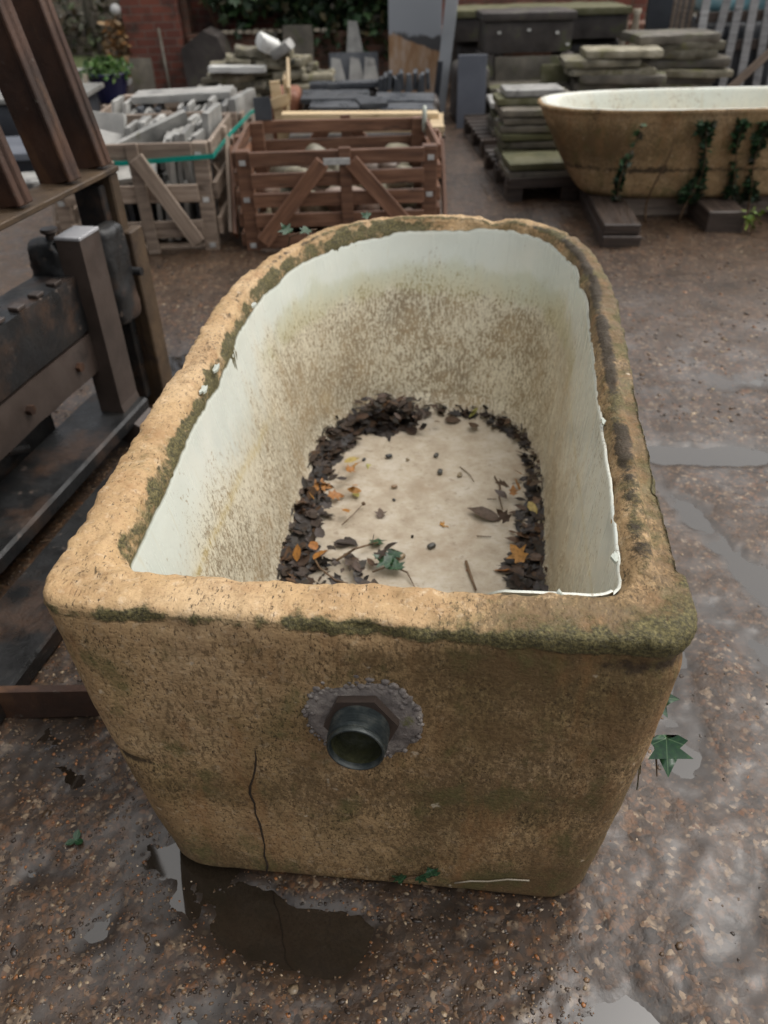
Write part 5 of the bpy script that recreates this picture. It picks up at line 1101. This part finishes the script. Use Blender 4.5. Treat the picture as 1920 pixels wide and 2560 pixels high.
sl = [rough_block((.68, .34, .042), .005, .035, 240+i, .25, 9, .015) for i in range(4)]
g = random.Random(31)
for i in range(2):
    o = link('sandstone_slab', sl[i], M['moss_stone' if i else 'sandstone']); o.location = (1.14+.01*i, 5.14, .136+i*.046); o.rotation_euler = (0, 0, R(1)); tag(o, ['pale edged sandstone slab at the front of the pallet, lower', 'mossy topped sandstone slab at the front of the pallet, upper'][i], 'stone slab', 'sandstone slabs on the near pallet')
for i in range(7):
    o = link('sandstone_slab', g.choice(sl), M['sandstone']); o.location = (1.16+g.uniform(-.02, .02), 5.52+.0*i, .136+i*.046); o.rotation_euler = (0, 0, R(g.uniform(-2, 2))); tag(o, 'greyish sandstone slab in the tall stack behind the mossy topped slab', 'stone slab', 'sandstone slabs in the tall pallet stack')
for i in range(2):
    o = link('sandstone_slab', sl[i+1], M['pale_slate']); o.location = (.98+.05*i, 5.62, .458+i*.046); o.scale = (.55, .8, 1); tag(o, ['short pale slab on the tall stack, lower', 'short pale slab topping the tall stack'][i], 'stone slab', 'short slabs on the tall stack')
pallet('dark timber pallet set behind the sandstone pallet in the passage', 1.22, 6.62, .9, 1.0, 2)
for i in range(5):
    o = link('sandstone_slab', g.choice(sl), M['sandstone']); o.location = (1.26+g.uniform(-.03, .03), 6.45, .136+i*.046); o.scale = (1.1, 1.2, 1); o.rotation_euler = (0, 0, R(g.uniform(-3, 3))); tag(o, 'brown sandstone slab in the stack under the lidded chest', 'stone slab', 'slabs on the rear pallet')
for i in range(8): loose('stone_slab', 'grey slab on edge in the row on the rear pallet', 'stone slab', (.04, .4, .22), (.98+i*.075, 6.75, .14), (0, R(g.uniform(-6, 6)), R(g.uniform(-3, 3))), 'sandstone', 'slabs on edge on the rear pallet', .004, 260+i, .04)
bs = [rough_block((.62+.1*(i % 3), .46, .06+.015*(i % 2)), .012, .035, 270+i, .3, 7, .04) for i in range(5)]
g = random.Random(41)
for k_, (cx, cy, n) in enumerate(((2.0, 7.4, 9), (2.62, 7.7, 10))):
    for i in range(n):
        o = link('stone_slab', g.choice(bs), M[g.choice(['sandstone', 'walling', 'dark_stone'])]); o.location = (cx+g.uniform(-.09, .09), cy+g.uniform(-.05, .05), .02+i*.062); o.rotation_euler = (g.gauss(0, .015), g.gauss(0, .02), R(g.uniform(-7, 7)))
        tag(o, ['rough brown slab in the stack beside the lidded chest', 'rough brown slab in the stack before the charcoal slab'][k_], 'stone slab', ['slabs stacked beside the lidded chest', 'slabs stacked before the charcoal slab'][k_])

# ------------------------------------------------------------------ second bath, on skids
b2 = thing('bathtub', 'second old bath with roll rim, brown stained sides and trailing ivy, on skids', 'bathtub', (1.92, 4.74, .01), R(-2)); b2.scale = (1, 1, .91)
def oval(L, Wd, n=160, e=2.5, x0=0): 
    a = np.linspace(0, 2*math.pi, n, endpoint=False); c, s = np.cos(a), np.sin(a)
    return np.c_[x0+L*np.sign(c)*np.abs(c)**(2/e), Wd*np.sign(s)*np.abs(s)**(2/e)]
top = oval(1.0, .36, e=2.8); bot = oval(.74, .26, e=3.2, x0=.02); fl2 = oval(.70, .22, e=3, x0=.02)
rr = [ring(bot*.9, .13)]
for f in np.linspace(0, 1, 40): rr.append(ring(lerp(bot, top*.985, f**.8), .13+.03*(f < .02)*0+.475*f))
lipz = [(.995, .612), (1.0, .620), (1.0, .628), (.994, .634), (.985, .636), (.975, .634)]
for kk, zz in lipz: rr.append(ring(top*kk, zz))
V, F, _ = grid_mesh('b2', rr); n2 = len(top); Nn = grid_normals(V, n2); V = V+Nn*(.004*fbm(V*5, 3, 301)+.0012*fbm(V*30, 3, 303))[:, None]
zz = V[:, 2]; st_ = .25+.55*np.exp(-((zz-.42)/.13)**2)*sm(.0, -.9, V[:, 0])+.25*fbm(V*3, 3, 305)+.5*sm(.17, .13, zz); dk_ = .55*np.exp(-((zz-.30)/.02)**2)+.8*np.clip(fbm(V*np.array([9, 9, 1.2]), 3, 309), 0, 1)
link('fireclay_body', npmesh('b2', V, F, True, attrs={'moss': .25*sm(.6, .63, zz), 'stain': np.clip(st_, 0, 1), 'dark': np.clip(dk_, 0, .9)}), M['fireclay_old'], b2)
rr = [ring(top*.99, .633), ring(top*.98, .6385), ring(top*.965, .637), ring(top*.945, .625)]
for f in np.linspace(.04, 1, 24): rr.append(ring(lerp(top*.94, fl2, f), .62-.42*f))
for f in (.9, .6, .3, .02): rr.append(ring(fl2*f, .195))
per2 = np.linspace(0, 4.2, n2, endpoint=False); SEAM = 4.2
V, F, uv = grid_mesh('g2', rr, uvr=[np.c_[per2, r[:, 2]] for r in rr]); z_ = np.zeros(len(V))
link('glaze_lining', npmesh('g2', V, F, True, uv, {'dirt': .30+.3*sm(.62, .45, V[:, 2]), 'floor': z_, 'green': z_, 'yellow': z_}), M['glaze'], b2)
iv2 = thing('bath_ivy', 'dark ivy trails growing up the side of the second bath', 'ivy', (1.92, 4.36, 0)); iv2.scale = (1, 1, .91)
V_ = []; pal = [(.015, .05, .02), (.03, .08, .03), (.045, .10, .035), (.04, .04, .02)]
def trail(p, g): return any(abs(p.x-x_-.03*math.sin(p.z*9+x_*7)) < wd*(.55+.45*math.sin(p.z*13+x_*3)) for x_, wd in ((-.56, .022), (-.18, .055), (.02, .03), (.14, .05)))
mm = cards(6000, ((-.7, .25), (.0, .02), (.12, .58)), .032, pal, 17, keep=trail, tilt=.4)
vv = np.empty(len(mm.vertices)*3, np.float32); mm.vertices.foreach_get('co', vv); vv = vv.reshape(-1, 3); fz = np.clip((vv[:, 2]-.13)/.475, 0, 1)**.8; vv[:, 1] += .095-.10*fz*1.0; mm.vertices.foreach_set('co', vv.ravel())
link('foliage', mm, M['foliage'], iv2)
b = MB()
for x_ in (-.56, -.18, .02, .14, -.38): b.tube([(x_+.03*math.sin(z_*9+x_*7), .095-.10*(max(0, z_-.13)/.475)**.8-.004, z_) for z_ in np.linspace(.0, .56, 14)], [.007-.0004*k_ for k_ in range(14)], 6)
b.build('stem', M['stem'], iv2, True)
def skid(label, x0, x1, y0, y1, z_, wd, ht, rz=0):
    o = MB().board((x0, y0, z_), (x1, y1, z_), wd, ht, (0, 0, 1), .006).build('timber_skid', M['dark_wood']); return tag(o, label, 'timber', 'timber skids under the second bath')
skid('dark timber skid poking out furthest from under the second bath', 1.27, 1.36, 4.02, 5.0, .035, .20, .065)
skid('dark timber skid lying on top of the protruding one', 1.265, 1.355, 4.03, 5.0, .098, .19, .055)
skid('black timber skid under the ivy covered part of the second bath', 1.88, 1.92, 4.22, 5.05, .062, .20, .12)
skid('black timber skid under the far end of second bath', 2.5, 2.55, 4.28, 5.05, .062, .2, .12)
b = MB().board((1.35, 4.62, .06), (2.7, 4.62, .06), .09, .10); tag(b.build('timber_beam', M['grey_wood']), 'grey timber beam lying lengthwise beneath the second bath', 'timber')
wd = thing('weed', 'small yellow green weed beside the black skid', 'plant', (2.02, 4.20, 0))
link('foliage', cards(26, ((-.06, .06), (-.03, .03), (.05, .14)), .035, [(.15, .25, .03), (.22, .32, .05)], 19, ('round',)), M['foliage'], wd)
MB().tube([(0, 0, 0), (.01, 0, .09)], .004, 5).build('stem', M['stem'], wd)
